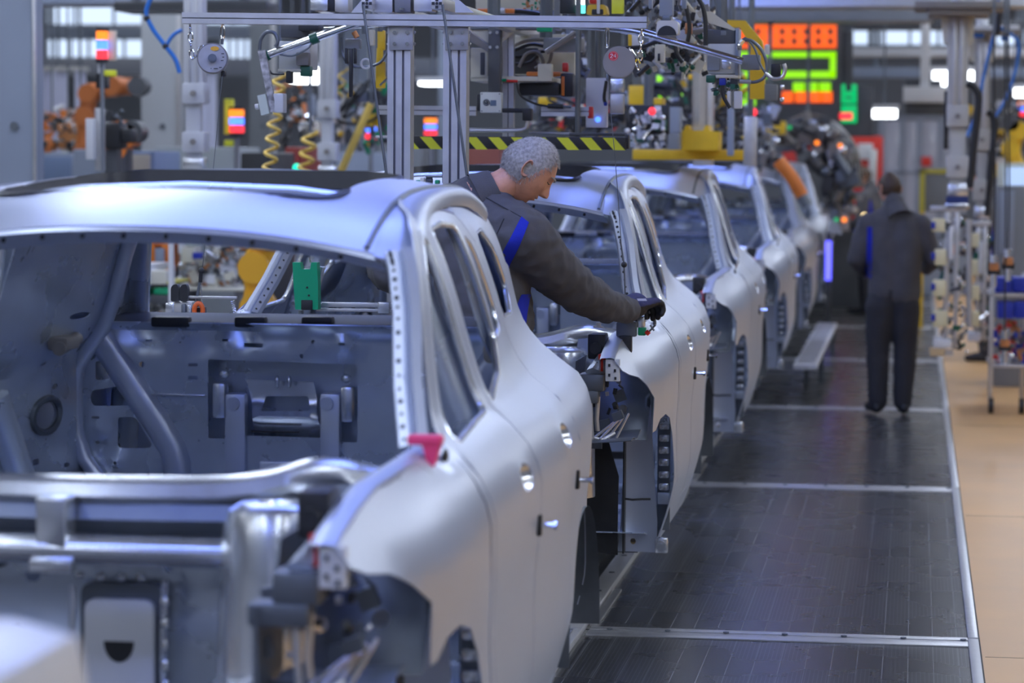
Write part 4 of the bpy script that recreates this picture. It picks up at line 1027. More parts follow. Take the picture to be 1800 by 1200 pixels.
for k, (px, py, wd) in enumerate(((357, 92, 4), (358, 98, 3), (392, 95, 4), (393, 101, 3), (391, 107, 4), (365, 118, 8), (367, 121, 9), (380, 121, 6), (388, 119, 4), (360, 104, 3))):
    s.new().prism(rect(-1, -1, 1, 1), lambda u, v, d, px=px, py=py, wd=wd: on_face(px+u*wd*.6, py+v*.7, .0405+d), 0, .001)
s.build('face_print', black_m, bl)
pbox('wire_outlet', 388, 124, 395, 135, YB_, .03, black_m, bl)
ptube('wire', [(391, 133), (384, 200), (375, 296), (356, 470)], YB_, .0014, dkst_m, bl)
chain(bl, [(334, 42), (335, 60), (336, 85), (340, 106), (348, 98), (356, 82)], YB_)
ptube('shackle', [(391, 42), (394, 50), (394, 62), (391, 70), (388, 62), (389, 50), (391, 42)], YB_, .004, chrome_m, bl)
ptube('shackle', [(391, 68), (390, 78)], YB_, .006, dkst_m, bl)
MB().sph(at(354, 476, YB_+.3), .013).build('ball', black_m, bl)
br = origin('spring_balancer', 'round taupe spring balancer with red 24 sticker, hanging from the right beam end', 'balancer', 'spring balancers')
c = at(1088, 110, YB_); ax = Vector((-.12, 1, 0)).normalized()
MB().cyl(c-ax*.03, c+ax*.03, .0615, 40).build('drum', taupe_m, br); MB().cyl(c-ax*.032, c-ax*.030, .058, 40).build('drum_face', taupe_m, br)
stc = at(1078, 99, YB_)-ax*.034; MB().cyl(stc, stc-ax*.0015, .0185, 24).build('sticker', mat('red_sticker', (.55, .02, .03), 0, .5), br)
s = MB()
for k in range(20): q = 2*math.pi*k/20; p = stc-ax*.0018+Vector((math.cos(q)*.0155, 0, math.sin(q)*.0155)); s.cyl(p, p-ax*.0008, .0012, 6)
dots = s.build('sticker_dots', white_m, br); dots['kind'] = 'stuff'
def glyph(parent, segs, org, sx, sz, r, m, nm='digit', dpt=Vector((0, -.001, 0))):
    s = MB()
    for poly in segs: s.tube([org+Vector((u*sx, 0, v*sz))+dpt for u, v in poly], r, 6)
    return s.build(nm, m, parent)
glyph(br, [[(0, .8), (.2, 1), (.6, 1), (.7, .75), (.0, 0), (.75, 0)]], stc+Vector((-.011, -.003, -.007)), .013, .014, .0013, white_m)
glyph(br, [[(.55, 0), (.55, 1), (0, .35), (.75, .35)]], stc+Vector((.001, -.003, -.006)), .013, .014, .0013, white_m)
pbox('wire_outlet', 1065, 130, 1072, 142, YB_, .03, dkst_m, br)
ptube('wire', [(1070, 140), (1073, 190), (1083, 300), (1094, 458)], YB_, .0014, dkst_m, br); MB().sph(at(1097, 465, YB_+.25), .012).build('ball', black_m, br)
ptube('tool_rod', [(1090, 420), (1097, 470), (1100, 560)], YB_+.25, .003, dkst_m, br)
ptube('shackle', [(1067, 46), (1070, 56), (1069, 78), (1067, 84), (1065, 78), (1065, 56), (1067, 46)], YB_, .004, chrome_m, br)
chain(br, [(1128, 46), (1127, 66), (1126, 90), (1124, 108)], YB_); ptube('snap_hook', [(1106, 84), (1111, 98), (1119, 118), (1123, 122), (1122, 106), (1112, 90), (1106, 84)], YB_, .004, chrome_m, br)
ptube('hook_latch', [(1115, 110), (1121, 104), (1125, 112)], YB_, .004, yel_m, br)

# clamp fixtures on the fenders of the second car
def fixture_left():
    Y = 11.0; t = origin('clamp_fixture', 'clamp fixture with orange wheel on the far fender of the worked-on car', 'clamp', 'fender clamps')
    pbox('jaw', 290, 532, 306, 552, Y, .05, bright_m, t); pbox('foot', 290, 551, 306, 559, Y, .05, grn_m, t)
    for a in (300, 316):
        MB().prism(rnd([(a, 530), (a, 506), (a+4, 500), (a+11, 499), (a+14, 506), (a+14, 530)], 4), lambda u, v, d: at(u, v, Y-.02)+Vector((0, d, 0)), 0, .03).build('black_tab', black_m, t)
    pbox('body', 305, 530, 338, 560, Y, .07, alu_m, t); pbox('slide', 318, 534, 326, 562, Y-.02, .02, dkst_m, t); pbox('slide', 328, 536, 336, 562, Y-.02, .02, bright_m, t)
    c = at(349, 546, Y-.02); MB().tube([c+Vector((.018*math.cos(q), .0, .030*math.sin(q))) for q in [2*math.pi*k/18 for k in range(18)]], .010, 8, closed=True).build('hand_wheel', mat('orange_plastic', (.75, .13, .02), 0, .4), t)
    pbox('hub', 344, 540, 358, 560, Y, .05, black_m, t, .004); pbox('arm', 331, 520, 416, 525.5, Y-.01, .02, alu_m, t, .002)
    ptube('lever', [(345, 530), (348, 512), (352, 492)], Y, .006, dkst_m, t); ptube('lever_grip', [(352, 496), (353, 480)], Y, .008, black_m, t); ptube('lever_rod', [(356, 535), (352, 500)], Y, .004, chrome_m, t)
    pts = [at(408+3.2*math.cos(k*1.3)+k*.18, 528+k*.75, Y) for k in range(38)]; MB().tube(pts, .0022, 6).build('spring', chrome_m, t)
    c = at(416, 558, Y); MB().cyl(c, c+Vector((0, 0, -.008)), .020, 18).cyl(c+Vector((0, 0, .012)), c, .010, 12).build('suction_disc', alu_m, t)
    pbox('base', 338, 556, 374, 566, Y, .06, bright_m, t)
def fixture_right():
    Y = 10.98; t = origin('clamp_fixture', 'clamp fixture with green block under the gloved hand', 'clamp', 'fender clamps')
    pbox('jaw', 1119, 556, 1133, 576, Y, .04, bright_m, t); pbox('foot', 1121, 575, 1135, 590, Y, .04, grn_m, t); pbox('slide', 1133, 548, 1138, 562, Y, .03, black_m, t)
    ptube('t_pin', [(1136, 588), (1152, 571)], Y-.01, .004, dkst_m, t); ptube('t_bar', [(1143, 571), (1150, 581)], Y-.01, .004, dkst_m, t); ptube('t_knob', [(1136, 587), (1141, 582)], Y-.012, .010, red_m, t, 10)
    pbox('body', 1083, 566, 1118, 592, Y-.03, .05, dkst_m, t); pbox('body_cap', 1086, 560, 1112, 568, Y-.03, .05, taupe_m, t); pbox('hook_block', 1088, 590, 1110, 622, Y-.04, .04, black_m, t)
    for k in range(4): screw(t, 1090+k*6, 563, Y-.035, .004)
    c = at(1052, 573, Y); MB().cyl(c, c+Vector((0, 0, -.006)), .020, 18).cyl(c+Vector((0, 0, .014)), c, .010, 12).build('suction_disc', alu_m, t)
    pbox('clamp_plate', 1140, 545, 1158, 552, Y+.03, .04, alu_m, t)
fixture_left(); fixture_right()

# control box on a worn flat bar, with the polished handling tube (left)
Y = 11.6; t = origin('handling_manipulator', 'polished handling tube with worn flat bar and pale control box, left of the posts', 'handling arm', 'handling arms')
ptube('tube', [(470, 97), (640, 36)], Y, .017, chrome_m, t, 14); ptube('upper_tube', [(535, 52), (700, 40)], Y+.15, .012, chrome_m, t, 12)
ptube('end_cap', [(466, 99), (473, 96)], Y, .022, dgrn_m, t, 12); ptube('clamp_sleeve', [(546, 70), (559, 65)], Y, .024, dgrn_m, t, 12)
MB().prism([(453, 90), (466, 88), (486, 196), (475, 197)], lambda u, v, d: at(u, v, Y-.03)+Vector((0, d, 0)), 0, .02).build('flat_bar', mat('worn_paint', (.42, .41, .42), .3, .6, var=.6, vscale=40), t)
MB().prism([(452, 168), (466, 165), (473, 199), (459, 203)], lambda u, v, d: at(u, v, Y-.05)+Vector((0, d, 0)), 0, .08).build('control_box', mat('pale_green_lacquer', (.60, .66, .60), 0, .4), t)
pbox('box_side', 480, 164, 498, 198, Y-.03, .07, white_m, t); ptube('push_button', [(455, 187), (449, 188)], Y-.03, .012, white_m, t, 12)
ptube('cable', [(456, 88), (458, 70), (468, 57), (482, 58), (488, 72), (484, 82)], Y, .008, dkst_m, t); ptube('cable', [(492, 96), (515, 98), (540, 86), (548, 76)], Y-.02, .004, dkst_m, t); ptube('cable', [(474, 124), (480, 130), (500, 130)], Y, .004, black_m, t)
pbox('drive_housing', 490, 72, 545, 122, Y+.12, .16, mat('pale_grey_housing', (.55, .57, .58), .2, .45), t); pbox('housing_lid', 493, 40, 545, 66, Y+.12, .16, dgrey_m, t); pbox('motor_block', 520, 92, 542, 115, Y+.08, .05, taupe_m, t); pbox('side_gear', 524, 42, 560, 54, Y+.06, .1, black_m, t)
pbox('base_plate', 488, 121, 530, 126, Y+.1, .15, cream_m, t); pbox('green_foot', 527, 116, 545, 134, Y+.1, .06, dgrn_m, t); pbox('black_foot', 502, 122, 512, 146, Y+.1, .05, black_m, t); pbox('top_motor', 545, -5, 576, 18, Y, .14, bright_m, t); pbox('top_bracket', 588, -5, 612, 20, Y, .1, alu_m, t); pbox('top_bracket', 572, -5, 588, 20, Y+.02, .1, black_m, t)
hang(t, 560, 10, Y+.1, .02)
t = origin('pendant_switch', 'black strap and relay cluster hanging left of the posts', 'switch')
pbox('relay', 606, 68, 632, 86, 11.7, .05, grey_m, t); pbox('relay', 648, 52, 657, 80, 11.7, .04, cream_m, t)
pbox('strap', 613, 85, 620, 171, 11.7, .012, black_m, t); pbox('strap', 606, 84, 611, 112, 11.7, .02, black_m, t); pbox('strap', 621, 84, 626, 112, 11.7, .02, black_m, t)
c = at(643, 112, 11.7); MB().tube([c+Vector((.02*math.cos(q), 0, .02*math.sin(q))) for q in [2*math.pi*k/20 for k in range(20)]], .005, 6, closed=True).build('ring', white_m, t)
ptube('coil', [(622, 56), (628, 66)], 11.65, .012, brass_m, t, 10); ptube('cable', [(600, 66), (602, 95), (615, 114), (640, 118), (668, 110), (684, 86)], 11.72, .006, dkst_m, t); hang(t, 640, 60, 11.72)
t = origin('yellow_lever', 'yellow safety lever hanging beside the left post', 'lever')
pbox('upper', 663, 53, 676, 88, 12.2, .03, yel_m, t); pbox('lower', 660, 108, 676, 155, 12.2, .03, yel_m, t); ptube('rod', [(668, 150), (684, 134)], 12.2, .006, chrome_m, t); ptube('neck', [(668, 85), (667, 112)], 12.2, .015, yel_m, t); hang(t, 668, 55, 12.2)

# central tool gantry
Y = 12.6; t = origin('tool_gantry', 'cream machine frame with black column and slotted rails above the worker', 'machine')
pbox('column', 858, 50, 879, 165, Y-.05, .06, dgrey_m, t)
for sx in (862, 874):
    for sy in (57, 83): screw(t, sx, sy, Y-.06, .008)
MB().prism([(826, 52), (910, 52), (878, 76), (858, 76)], lambda u, v, d: at(u, v, Y)+Vector((0, d, 0)), 0, .03).build('gusset', cream_m, t)
MB().prism([(826, 56), (858, 80), (858, 92), (826, 72)], lambda u, v, d: at(u, v, Y)+Vector((0, d, 0)), 0, .03).build('brace', taupe_m, t)
pbox('cream_side', 827, 84, 857, 140, Y+.05, .06, cream_m, t); pbox('cream_base', 827, 134, 970, 143, Y+.05, .4, cream_m, t); pbox('cream_tab', 945, 112, 970, 143, Y+.04, .05, cream_m, t); pbox('window_slot', 844, 92, 852, 132, Y+.045, .02, dgrey_m, t)
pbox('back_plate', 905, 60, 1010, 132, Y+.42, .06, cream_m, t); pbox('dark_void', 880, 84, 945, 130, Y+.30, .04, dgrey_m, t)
pbox('green_tag', 943, 43, 970, 56, Y-.1, .03, grn_m, t); pbox('rail_top', 826, 46, 943, 52, Y-.02, .1, dkst_m, t); pbox('drive', 955, 66, 1022, 90, Y+.1, .14, grey_m, t); ptube('arm', [(960, 92), (1012, 58)], Y+.05, .014, taupe_m, t)
pbox('clamp', 1012, 50, 1020, 64, Y+.03, .05, black_m, t)
for k, pts in enumerate(([(900, 82), (925, 72), (950, 70), (985, 72)], [(905, 88), (935, 78), (965, 84)], [(912, 118), (925, 95), (945, 92), (955, 110), (940, 120)], [(885, 104), (905, 112), (930, 110), (945, 98)], [(948, 88), (945, 105), (955, 120), (966, 108), (970, 92)], [(890, 95), (912, 100), (938, 92), (958, 90)])): ptube('cable', pts, Y+.16+.02*k, .008, black_m if k % 2 else taupe_m, t)
pa = profile('slotted_upright', at(894, 60, Y+.1), at(894, 255, Y+.1), .052, .04, t, (0, -1, 0), 1)
ptube('tie', [(880, 142), (910, 143)], Y+.02, .006, red_m, t); ptube('tie', [(882, 141), (890, 141)], Y+.01, .007, grn_m, t)
profile('slotted_rail', at(664, 193, Y+.05), at(838, 195, Y+.05), .042, .04, t, (0, -1, 0), 1); profile('slotted_rail', at(952, 196, Y+.05), at(1036, 196, Y+.05), .042, .04, t, (0, -1, 0), 1); pbox('red_end', 1033, 187, 1041, 208, Y+.03, .06, red_m, t)
pbox('rail_bar', 660, 238, 700, 243, Y+.1, .03, alu_m, t); pbox('black_post', 1008, 206, 1020, 238, Y+.1, .04, black_m, t)
ptube('sensor_cable', [(908, 145), (915, 168), (940, 182), (965, 187)], Y, .005, black_m, t); ptube('sensor', [(963, 186), (990, 187)], Y, .011, black_m, t, 10); ptube('sensor_tip', [(990, 187), (1004, 188)], Y, .006, dkst_m, t)
hang(t, 868, 52, Y+.0, .03); hang(t, 960, 66, Y+.2, .03)
sb = origin('switch_box', 'small pale grey switch box on the black column', 'switch box')
pbox('case', 844, 162, 881, 198, Y-.12, .06, mat('pale_mint_case', (.62, .66, .66), 0, .4), sb, .004)
c = at(855, 180, Y-.125); MB().tube([c+Vector((.012*math.cos(q), 0, .012*math.sin(q))) for q in [2*math.pi*k/16 for k in range(16)]], .004, 6, closed=True).sph(c, .007).build('key_switch', dkst_m, sb)
pbox('dial_window', 862, 176, 872, 186, Y-.125, .01, mat('blue_grey_window', (.12, .17, .26), 0, .2), sb, .001)
for sx in (847, 878):
    for sy in (165, 195): screw(sb, sx, sy, Y-.122, .003, dkst_m)
pbox('bracket', 838, 165, 846, 195, Y-.08, .08, black_m, sb)
hb = origin('handle_bar', 'bent aluminium handle bar below the switch box', 'handle')
ptube('bar', [(822, 229), (905, 229), (920, 227), (926, 221), (928, 206)], Y-.1, .011, alu_m, hb, 12); pbox('elbow', 918, 190, 934, 212, Y-.13, .06, black_m, hb); pbox('cross', 882, 190, 930, 198, Y-.1, .03, black_m, hb); ptube('rear_bar', [(930, 233), (1010, 236)], Y+.05, .008, alu_m, hb)
gd = origin('guard_bar', 'yellow and black hazard-striped guard bar behind the worker', 'guard bar')
p0, p1 = at(700, 251, Y-.05), at(1101, 251, Y-.05)
MB().box((p0+p1)/2, ((p1-p0).x, .05, .058), bev=.004).build('bar', black_m, gd)
L = (p1-p0).x; n = 10; sw = L/n
for k in range(n):
    x = p0.x+sw*k
    MB().add([(x, p0.y-.0265, p0.z+.028), (x+sw*.5, p0.y-.0265, p0.z+.028), (x+sw*.98, p0.y-.0265, p0.z-.028), (x+sw*.48, p0.y-.0265, p0.z-.028), (x, p0.y-.024, p0.z+.028), (x+sw*.5, p0.y-.024, p0.z+.028), (x+sw*.98, p0.y-.024, p0.z-.028), (x+sw*.48, p0.y-.024, p0.z-.028)],
             [(0, 1, 2, 3), (7, 6, 5, 4), (0, 4, 5, 1), (1, 5, 6, 2), (2, 6, 7, 3), (3, 7, 4, 0)]).build('stripe', lime_m, gd)
pbox('end_cap', 1098, 236, 1105, 262, Y-.06, .06, black_m, gd); pbox('top_flange', 1000, 233, 1102, 239, Y-.05, .05, dgrey_m, gd); hang(gd, 1015, 240, Y-.02, .012); hang(gd, 705, 240, Y-.02, .012)
bt = origin('battery_tool', 'black and amber cordless tool lying in the gantry tray', 'tool')
pbox('tool_body', 912, 145, 983, 168, Y+.15, .1, black_m, bt, .01); pbox('tool_grip', 985, 128, 1007, 170, Y+.15, .08, black_m, bt, .01); pbox('amber_shell', 925, 126, 985, 134, Y+.2, .1, ora_m, bt, .008); pbox('amber_stripe', 987, 134, 992, 168, Y+.145, .02, ora_m, bt, .003); pbox('red_button', 988, 110, 998, 126, Y+.2, .04, red_m, bt)
wc = origin('white_panel_unit', 'white panel unit with glowing blue button right of the gantry', 'control panel')
pbox('panel', 1030, 137, 1067, 224, Y+.3, .05, mat('lavender_white_panel', (.62, .64, .74), 0, .45), wc); pbox('valve_block', 1072, 138, 1096, 163, Y+.28, .06, bright_m, wc); pbox('valve_plate', 1072, 165, 1096, 200, Y+.28, .05, alu_m, wc)
c = at(1051, 210, Y+.29); MB().sph(c, .013, (1, .6, 1)).build('blue_button', e_blu, wc); ptube('hose', [(1066, 142), (1062, 170), (1064, 182)], Y+.25, .008, black_m, wc); pbox('hose_tip', 1061, 179, 1067, 186, Y+.24, .02, blue_m, wc); hang(wc, 1050, 138, Y+.32)
# ------------------------------------------------------------------ tooling right of the frame
def small_parts(name, parent, px0, py0, px1, py1, Y, n, mats, seed, smin=3, smax=10, dY=.5, shape=None):
    """crowded fittings too small to pick apart in the photo: one part per material, boxes, pins and elbows"""
    rs = random.Random(seed); bins = {m: MB() for m in mats}
    for k in range(n):
        px, py = rs.uniform(px0, px1), rs.uniform(py0, py1)
        if shape and not shape(px, py): continue
        yy = Y+rs.uniform(0, dY); s = rs.uniform(smin, smax)*yy/4800; c = at(px, py, yy); b = bins[rs.choice(mats)]; q = rs.random()
        if q < .5: b.box(c, (s*rs.uniform(.5, 1.6), s, s*rs.uniform(.5, 1.8)), Matrix.Rotation(rs.uniform(-.5, .5), 3, 'Y'))
        elif q < .75: d = Vector((rs.uniform(-1, 1), rs.uniform(-.6, .6), rs.uniform(-1, 1))).normalized()*s; b.cyl(c-d, c+d, s*.35, 8)
        else: b.sph(c, s*.5, n=8)
    for i, m in enumerate(mats):
        if bins[m].f: o = bins[m].build(name, m, parent); o['kind'] = 'stuff'
Y = 11.9; t = origin('handling_manipulator', 'polished handling tube with grey drive box and cables, right of the beam', 'handling arm', 'handling arms')
ptube('tube', [(1145, 62), (1306, 108)], Y, .016, chrome_m, t, 14); ptube('rear_tube', [(985, 44), (1100, 52), (1180, 72)], Y+.15, .017, chrome_m, t, 14)
pbox('drive_box', 1245, 76, 1293, 130, Y+.12, .16, mat('pale_grey_housing', (.5, .5, .5)), t); pbox('box_lid', 1242, 52, 1292, 78, Y+.12, .16, dgrey_m, t); pbox('lid_label', 1267, 54, 1276, 62, Y+.115, .01, grey_m, t, .001); pbox('door', 1243, 97, 1265, 124, Y+.10, .03, bgrey_m, t); pbox('terminal', 1268, 105, 1285, 122, Y+.11, .03, bright_m, t)
pbox('frame_side', 1293, 50, 1298, 134, Y+.1, .16, bgrey_m, t, .002); pbox('frame_foot', 1258, 131, 1298, 137, Y+.1, .16, cream_m, t, .002)
MB().prism([(1240, 20), (1250, 20), (1294, 52), (1290, 54), (1245, 40)], lambda u, v, d: at(u, v, Y+.12)+Vector((0, d, 0)), 0, .05).build('sloping_cover', cream_m, t)
ptube('cable', [(1228, -2), (1236, 14), (1240, 40), (1240, 80)], Y+.05, .010, black_m, t)
ptube('cable', [(1306, 70), (1322, 72), (1340, 90), (1348, 115), (1344, 135), (1328, 144), (1305, 143)], Y, .007, dkst_m, t); ptube('cable', [(1300, 88), (1304, 72), (1312, 68), (1326, 84), (1336, 112), (1345, 128)], Y, .005, dkst_m, t)
ptube('silver_hose', [(1345, 128), (1358, 138), (1374, 136), (1380, 122), (1378, 112)], Y, .009, alu_m, t); ptube('connector', [(1306, 70), (1300, 80), (1300, 88)], Y-.01, .011, chrome_m, t); ptube('connector', [(1300, 143), (1320, 144)], Y-.01, .009, alu_m, t); pbox('hose_block', 1355, 112, 1372, 136, Y+.05, .04, black_m, t)
pbox('clip_box', 1290, 160, 1304, 191, Y+.1, .04, white_m, t); pbox('clip_box', 1278, 160, 1284, 190, Y+.1, .04, white_m, t); pbox('green_knob', 1241, 132, 1257, 145, Y+.1, .06, dgrn_m, t); pbox('navy_knob', 1264, 137, 1276, 150, Y+.1, .05, blue_m, t); pbox('connector_block', 1304, 96, 1335, 122, Y+.05, .1, grey_m, t); ptube('cable', [(1270, 150), (1272, 170), (1283, 190)], Y+.1, .008, black_m, t)
small_parts('fitting', t, 1252, 138, 1296, 165, Y+.1, 34, (black_m, dgrn_m, chrome_m), 5, 3, 8, .1); hang(t, 1268, 52, Y+.2, .025)
pn = origin('pneumatic_unit', 'grey pneumatic cylinder with white rounded cap at the right beam end', 'cylinder')
pbox('cylinder', 1159, -10, 1182, 28, Y, .08, bgrey_m, pn); MB().prism(rnd([(1153, 61), (1155, 36), (1191, 36), (1192, 61)], 6), lambda u, v, d: at(u, v, Y-.05)+Vector((0, d, 0)), 0, .12, True).build('cap', white_m, pn)
MB().prism([(1172+17*math.cos(math.radians(a)), 62+17*math.sin(math.radians(a))) for a in range(180, 361, 15)], lambda u, v, d: at(u, v, Y-.055)+Vector((0, d, 0)), 0, .02).build('dark_opening', black_m, pn); pbox('collar', 1164, 27, 1178, 36, Y, .06, dkst_m, pn); hang(pn, 1170, 0, Y+.05)
t = origin('valve_terminal', 'crowded valve terminal with hoses above the right beam end', 'valve terminal')
small_parts('valve', t, 1095, 0, 1255, 60, 12.6, 150, (black_m, taupe_m, bright_m, dgrey_m, cream_m), 11, 5, 14, .5); small_parts('valve', t, 1110, 62, 1240, 130, 12.6, 130, (black_m, dgrey_m, alu_m, dgrn_m, cream_m), 12, 5, 14, .5)
for k, pts in enumerate(([(1100, 85), (1130, 82), (1160, 70), (1172, 66)], [(1206, 10), (1212, 50), (1205, 90)], [(1185, 70), (1190, 95), (1200, 110)], [(1108, 20), (1125, 0)])): ptube('hose', pts, 12.5, .010, black_m, t)
pbox('yellow_board', 1075, -5, 1096, 24, 12.4, .03, lime_m, t, .002); pbox('mount_rail', 1140, -5, 1146, 15, 12.3, .05, bgrey_m, t); pbox('mount_rail', 1198, -5, 1206, 15, 12.3, .05, bgrey_m, t); pbox('white_cover', 1110, 60, 1128, 84, 12.5, .04, white_m, t); pbox('yellow_cover', 1104, 58, 1111, 84, 12.5, .04, yel_m, t); pbox('socket', 1151, 78, 1168, 110, 12.4, .05, cream_m, t, .004); pbox('socket_slot', 1156, 94, 1160, 107, 12.39, .02, black_m, t, .001)
pbox('amber_coil', 1204, 40, 1216, 60, 12.5, .05, brass_m, t)
hang(t, 1130, 5, 12.7, .02); hang(t, 1215, 5, 12.7, .02)
t = origin('status_screen', 'glowing cyan status screen above the crossbeam', 'screen')
pbox('case', 984, -14, 1012, 24, 12.7, .06, black_m, t); pbox('display', 1012, -14, 1027, 8, 12.68, .02, e_wht, t, .001); pbox('display', 1013, 8, 1028, 23, 12.68, .02, e_teal, t, .001); hang(t, 1000, -10, 12.73)
t = origin('warning_buzzer', 'amber and black rounded buzzer housing above the crossbeam', 'buzzer')
MB().prism(rnd([(1030, 26), (1033, 8), (1064, 8), (1068, 26)], 5), lambda u, v, d: at(u, v, 12.6)+Vector((0, d, 0)), 0, .1).build('housing', yel_m, t); pbox('speaker', 1040, 16, 1060, 26, 12.59, .03, black_m, t); pbox('red_cap', 1035, -8, 1048, 6, 12.6, .08, red_m, t); pbox('white_strip', 1049, -8, 1054, 24, 12.58, .02, white_m, t); hang(t, 1050, 0, 12.65)
t = origin('cable_tray', 'cream cable tray with orange cable above the crossbeam', 'cable tray')
pbox('tray', 836, -20, 975, 16, 13.2, .1, cream_m, t); pbox('tray_end', 974, -20, 984, 52, 13.1, .1, grey_m, t); pbox('orange_cable', 838, 15, 903, 23, 12.9, .06, ora_m, t); pbox('cable_clip', 873, 14, 887, 23, 12.88, .07, alu_m, t); ptube('cable', [(905, 20), (930, 22), (960, 28)], 12.9, .012, black_m, t); hang(t, 900, 0, 13.25, .02)
small_parts('bundled_wire', t, 920, -4, 958, 18, 13.05, 26, (grn_m, brass_m, dgrn_m), 4, 3, 7, .05)

# yellow hoist arm, yellow carriage, pillars behind the second car
t = origin('yellow_hoist_arm', 'angled yellow hoist arm in front of the number board', 'hoist')
MB().prism([(1250, 34), (1310, 36), (1340, 72), (1344, 100), (1344, 174), (1318, 174), (1318, 108), (1320, 82), (1300, 48), (1250, 46)], lambda u, v, d: at(u, v, 14.0)+Vector((0, d, 0)), 0, .07).build('arm', yel_m, t)
pbox('head', 1342, 148, 1366, 176, 14.0, .08, grey_m, t); pbox('white_button', 1344, 78, 1352, 96, 13.95, .04, white_m, t)
for k in range(2): MB().sph(at(1375, 153+k*22, 14.0), .012).build('knob', bright_m, t)
hang(t, 1262, 40, 14.05, .03)
t = origin('yellow_carriage', 'yellow trolley block on a yellow runway beam behind the second roof', 'carriage')
MB().prism([(1195, 264), (1195, 230), (1202, 228), (1205, 220), (1210, 220), (1213, 229), (1236, 229), (1240, 220), (1245, 220), (1248, 230), (1264, 231), (1263, 264)], lambda u, v, d: at(u, v, 17.5)+Vector((0, d, 0)), 0, .3).build('block', yel_m, t)
pbox('runway', 1112, 262, 1308, 282, 17.8, .3, yel_m, t); pbox('grey_block', 1175, 188, 1195, 234, 17.3, .2, bgrey_m, t); pbox('grey_block', 1174, 234, 1194, 263, 17.3, .2, grey_m, t); hang(t, 1230, 225, 17.7, .05, alu_m)
pbox('yellow_cover', 1105, 150, 1132, 184, 17.5, .2, yel_m, t); pbox('yellow_bar', 1172, 117, 1228, 124, 17.4, .1, yel_m, t); pbox('yellow_cover', 1143, 172, 1165, 184, 17.5, .2, yel_m, t)
hang(t, 1120, 152, 17.6, .03)
for i, (x0, x1, y0, y1, Yq, m, lb) in enumerate(((1221, 1254, 130, 300, 18.6, alu_m, 'grey machine upright with red stripe behind the second roof'), (1308, 1330, 205, 300, 17.6, alu_m, 'pale upright right of the yellow runway beam'), (1279, 1290, 190, 282, 17.0, bgrey_m, 'thin grey rod beside the yellow runway beam'))):
    t = origin('machine_upright', lb, 'upright', 'machine uprights'); c, wd, ht = ext(x0, y0, x1, y1-8, Yq)
    MB().box((c.x, Yq, c.z), (wd, wd, ht), bev=.01).build('shaft', m, t); hang(t, (x0+x1)/2, y0+2, Yq, .02)
    if i == 0: pbox('red_stripe', 1226, 138, 1234, 190, Yq-.12, .04, red_m, t); pbox('yellow_cap', 1209, 130, 1220, 140, Yq-.1, .06, yel_m, t)
t = origin('tool_changer', 'black tool plate with round couplings left of the yellow trolley', 'tool changer')
pbox('plate', 1100, 184, 1176, 236, 16.4, .05, black_m, t); pbox('green_plate', 1150, 210, 1172, 230, 16.35, .04, dgrn_m, t); small_parts('coupling', t, 1102, 190, 1170, 258, 16.2, 60, (bright_m, black_m, white_m), 21, 4, 10, .15)
MB().sph(at(1146, 195, 16.2), .022).build('red_lamp', e_red, t); pbox('valve', 1150, 186, 1161, 204, 16.3, .04, white_m, t); hang(t, 1140, 186, 16.42, .03)
# lime board digits seen through the tooling
for (pts, lb) in (([(1156, 142), (1163, 150), (1166, 165), (1172, 178)], 'slanted lime glow behind the tooling cluster'),):
    t = origin('lime_indicator', lb, 'indicator lamp'); pbox('housing', 1148, 130, 1204, 186, 20.5, .08, dgrey_m, t)
    for k, (px, py) in enumerate(pts): MB().sph(at(px, py, 20.42), .042 if k < 3 else .036, (1, .4, 1)).build('lamp', e_gr, t)
    pbox('lamp_bar', 1160, 178, 1178, 183, 20.45, .04, e_gr, t); MB().sph(at(1199, 168, 20.45), .018).build('small_lamp', e_gr, t); hang(t, 1175, 132, 20.55, .03)

# number board
YN = 30.0; nb = origin('number_board', 'large black LED number board with orange and lime digits over the line', 'display board')
pbox('panel', 1290, 30, 1478, 242, YN, .12, dgrey_m, nb); pbox('side_panel', 1478, 150, 1533, 240, YN+.05, .12, dgrey_m, nb); pbox('side_panel', 1478, 55, 1498, 150, YN+.05, .12, dgrey_m, nb)
hang(nb, 1330, 32, YN+.06, .03); hang(nb, 1450, 32, YN+.06, .03)
def seg8(parent, x0, y0, x1, y1, segs, m, th, Yq):
    """seven-segment figure built from lit bars"""
    ym = (y0+y1)/2
    bars = dict(a=(x0, y0, x1, y0+th), g=(x0, ym-th/2, x1, ym+th/2), d=(x0, y1-th, x1, y1), f=(x0, y0, x0+th, ym), b=(x1-th, y0, x1, ym), e=(x0, ym, x0+th, y1), c=(x1-th, ym, x1, y1))
    s = MB()
    for q in segs: c, wd, ht = ext(*bars[q], Yq); s.box(c, (wd, .02, ht))
    return s.build('digit', m, parent)
for k in range(8):
    x1 = 1470-k*21.2; seg8(nb, x1-20.6, 44, x1, 84, 'abcdefg', e_or, 6.0, YN-.015)
s = MB()
for q in ((1296, 91, 1469, 101), (1296, 125, 1469, 137), (1459, 91, 1469, 137)): c, wd, ht = ext(*q, YN-.015); s.box(c, (wd, .02, ht))
s.build('lime_frame', e_gr, nb)
for k in range(3): seg8(nb, 1394+k*23, 145, 1414+k*23, 161, 'abcdefg', e_gr, 5, YN-.015)
for k, x in enumerate((1375, 1398, 1424, 1444)): seg8(nb, x, 161, x+19, 180, 'abcdefg', e_or, 6, YN-.02)
s = MB(); c, wd, ht = ext(1297, 148, 1328, 186, YN-.3); s.box(c, (wd, .02, ht)); s.build('lime_field', e_gr, nb)
for q in ((1305, 160, 1311, 176), (1316, 154, 1321, 170)): pbox('field_mark', *q, YN-.34, .01, black_m, nb, .001)
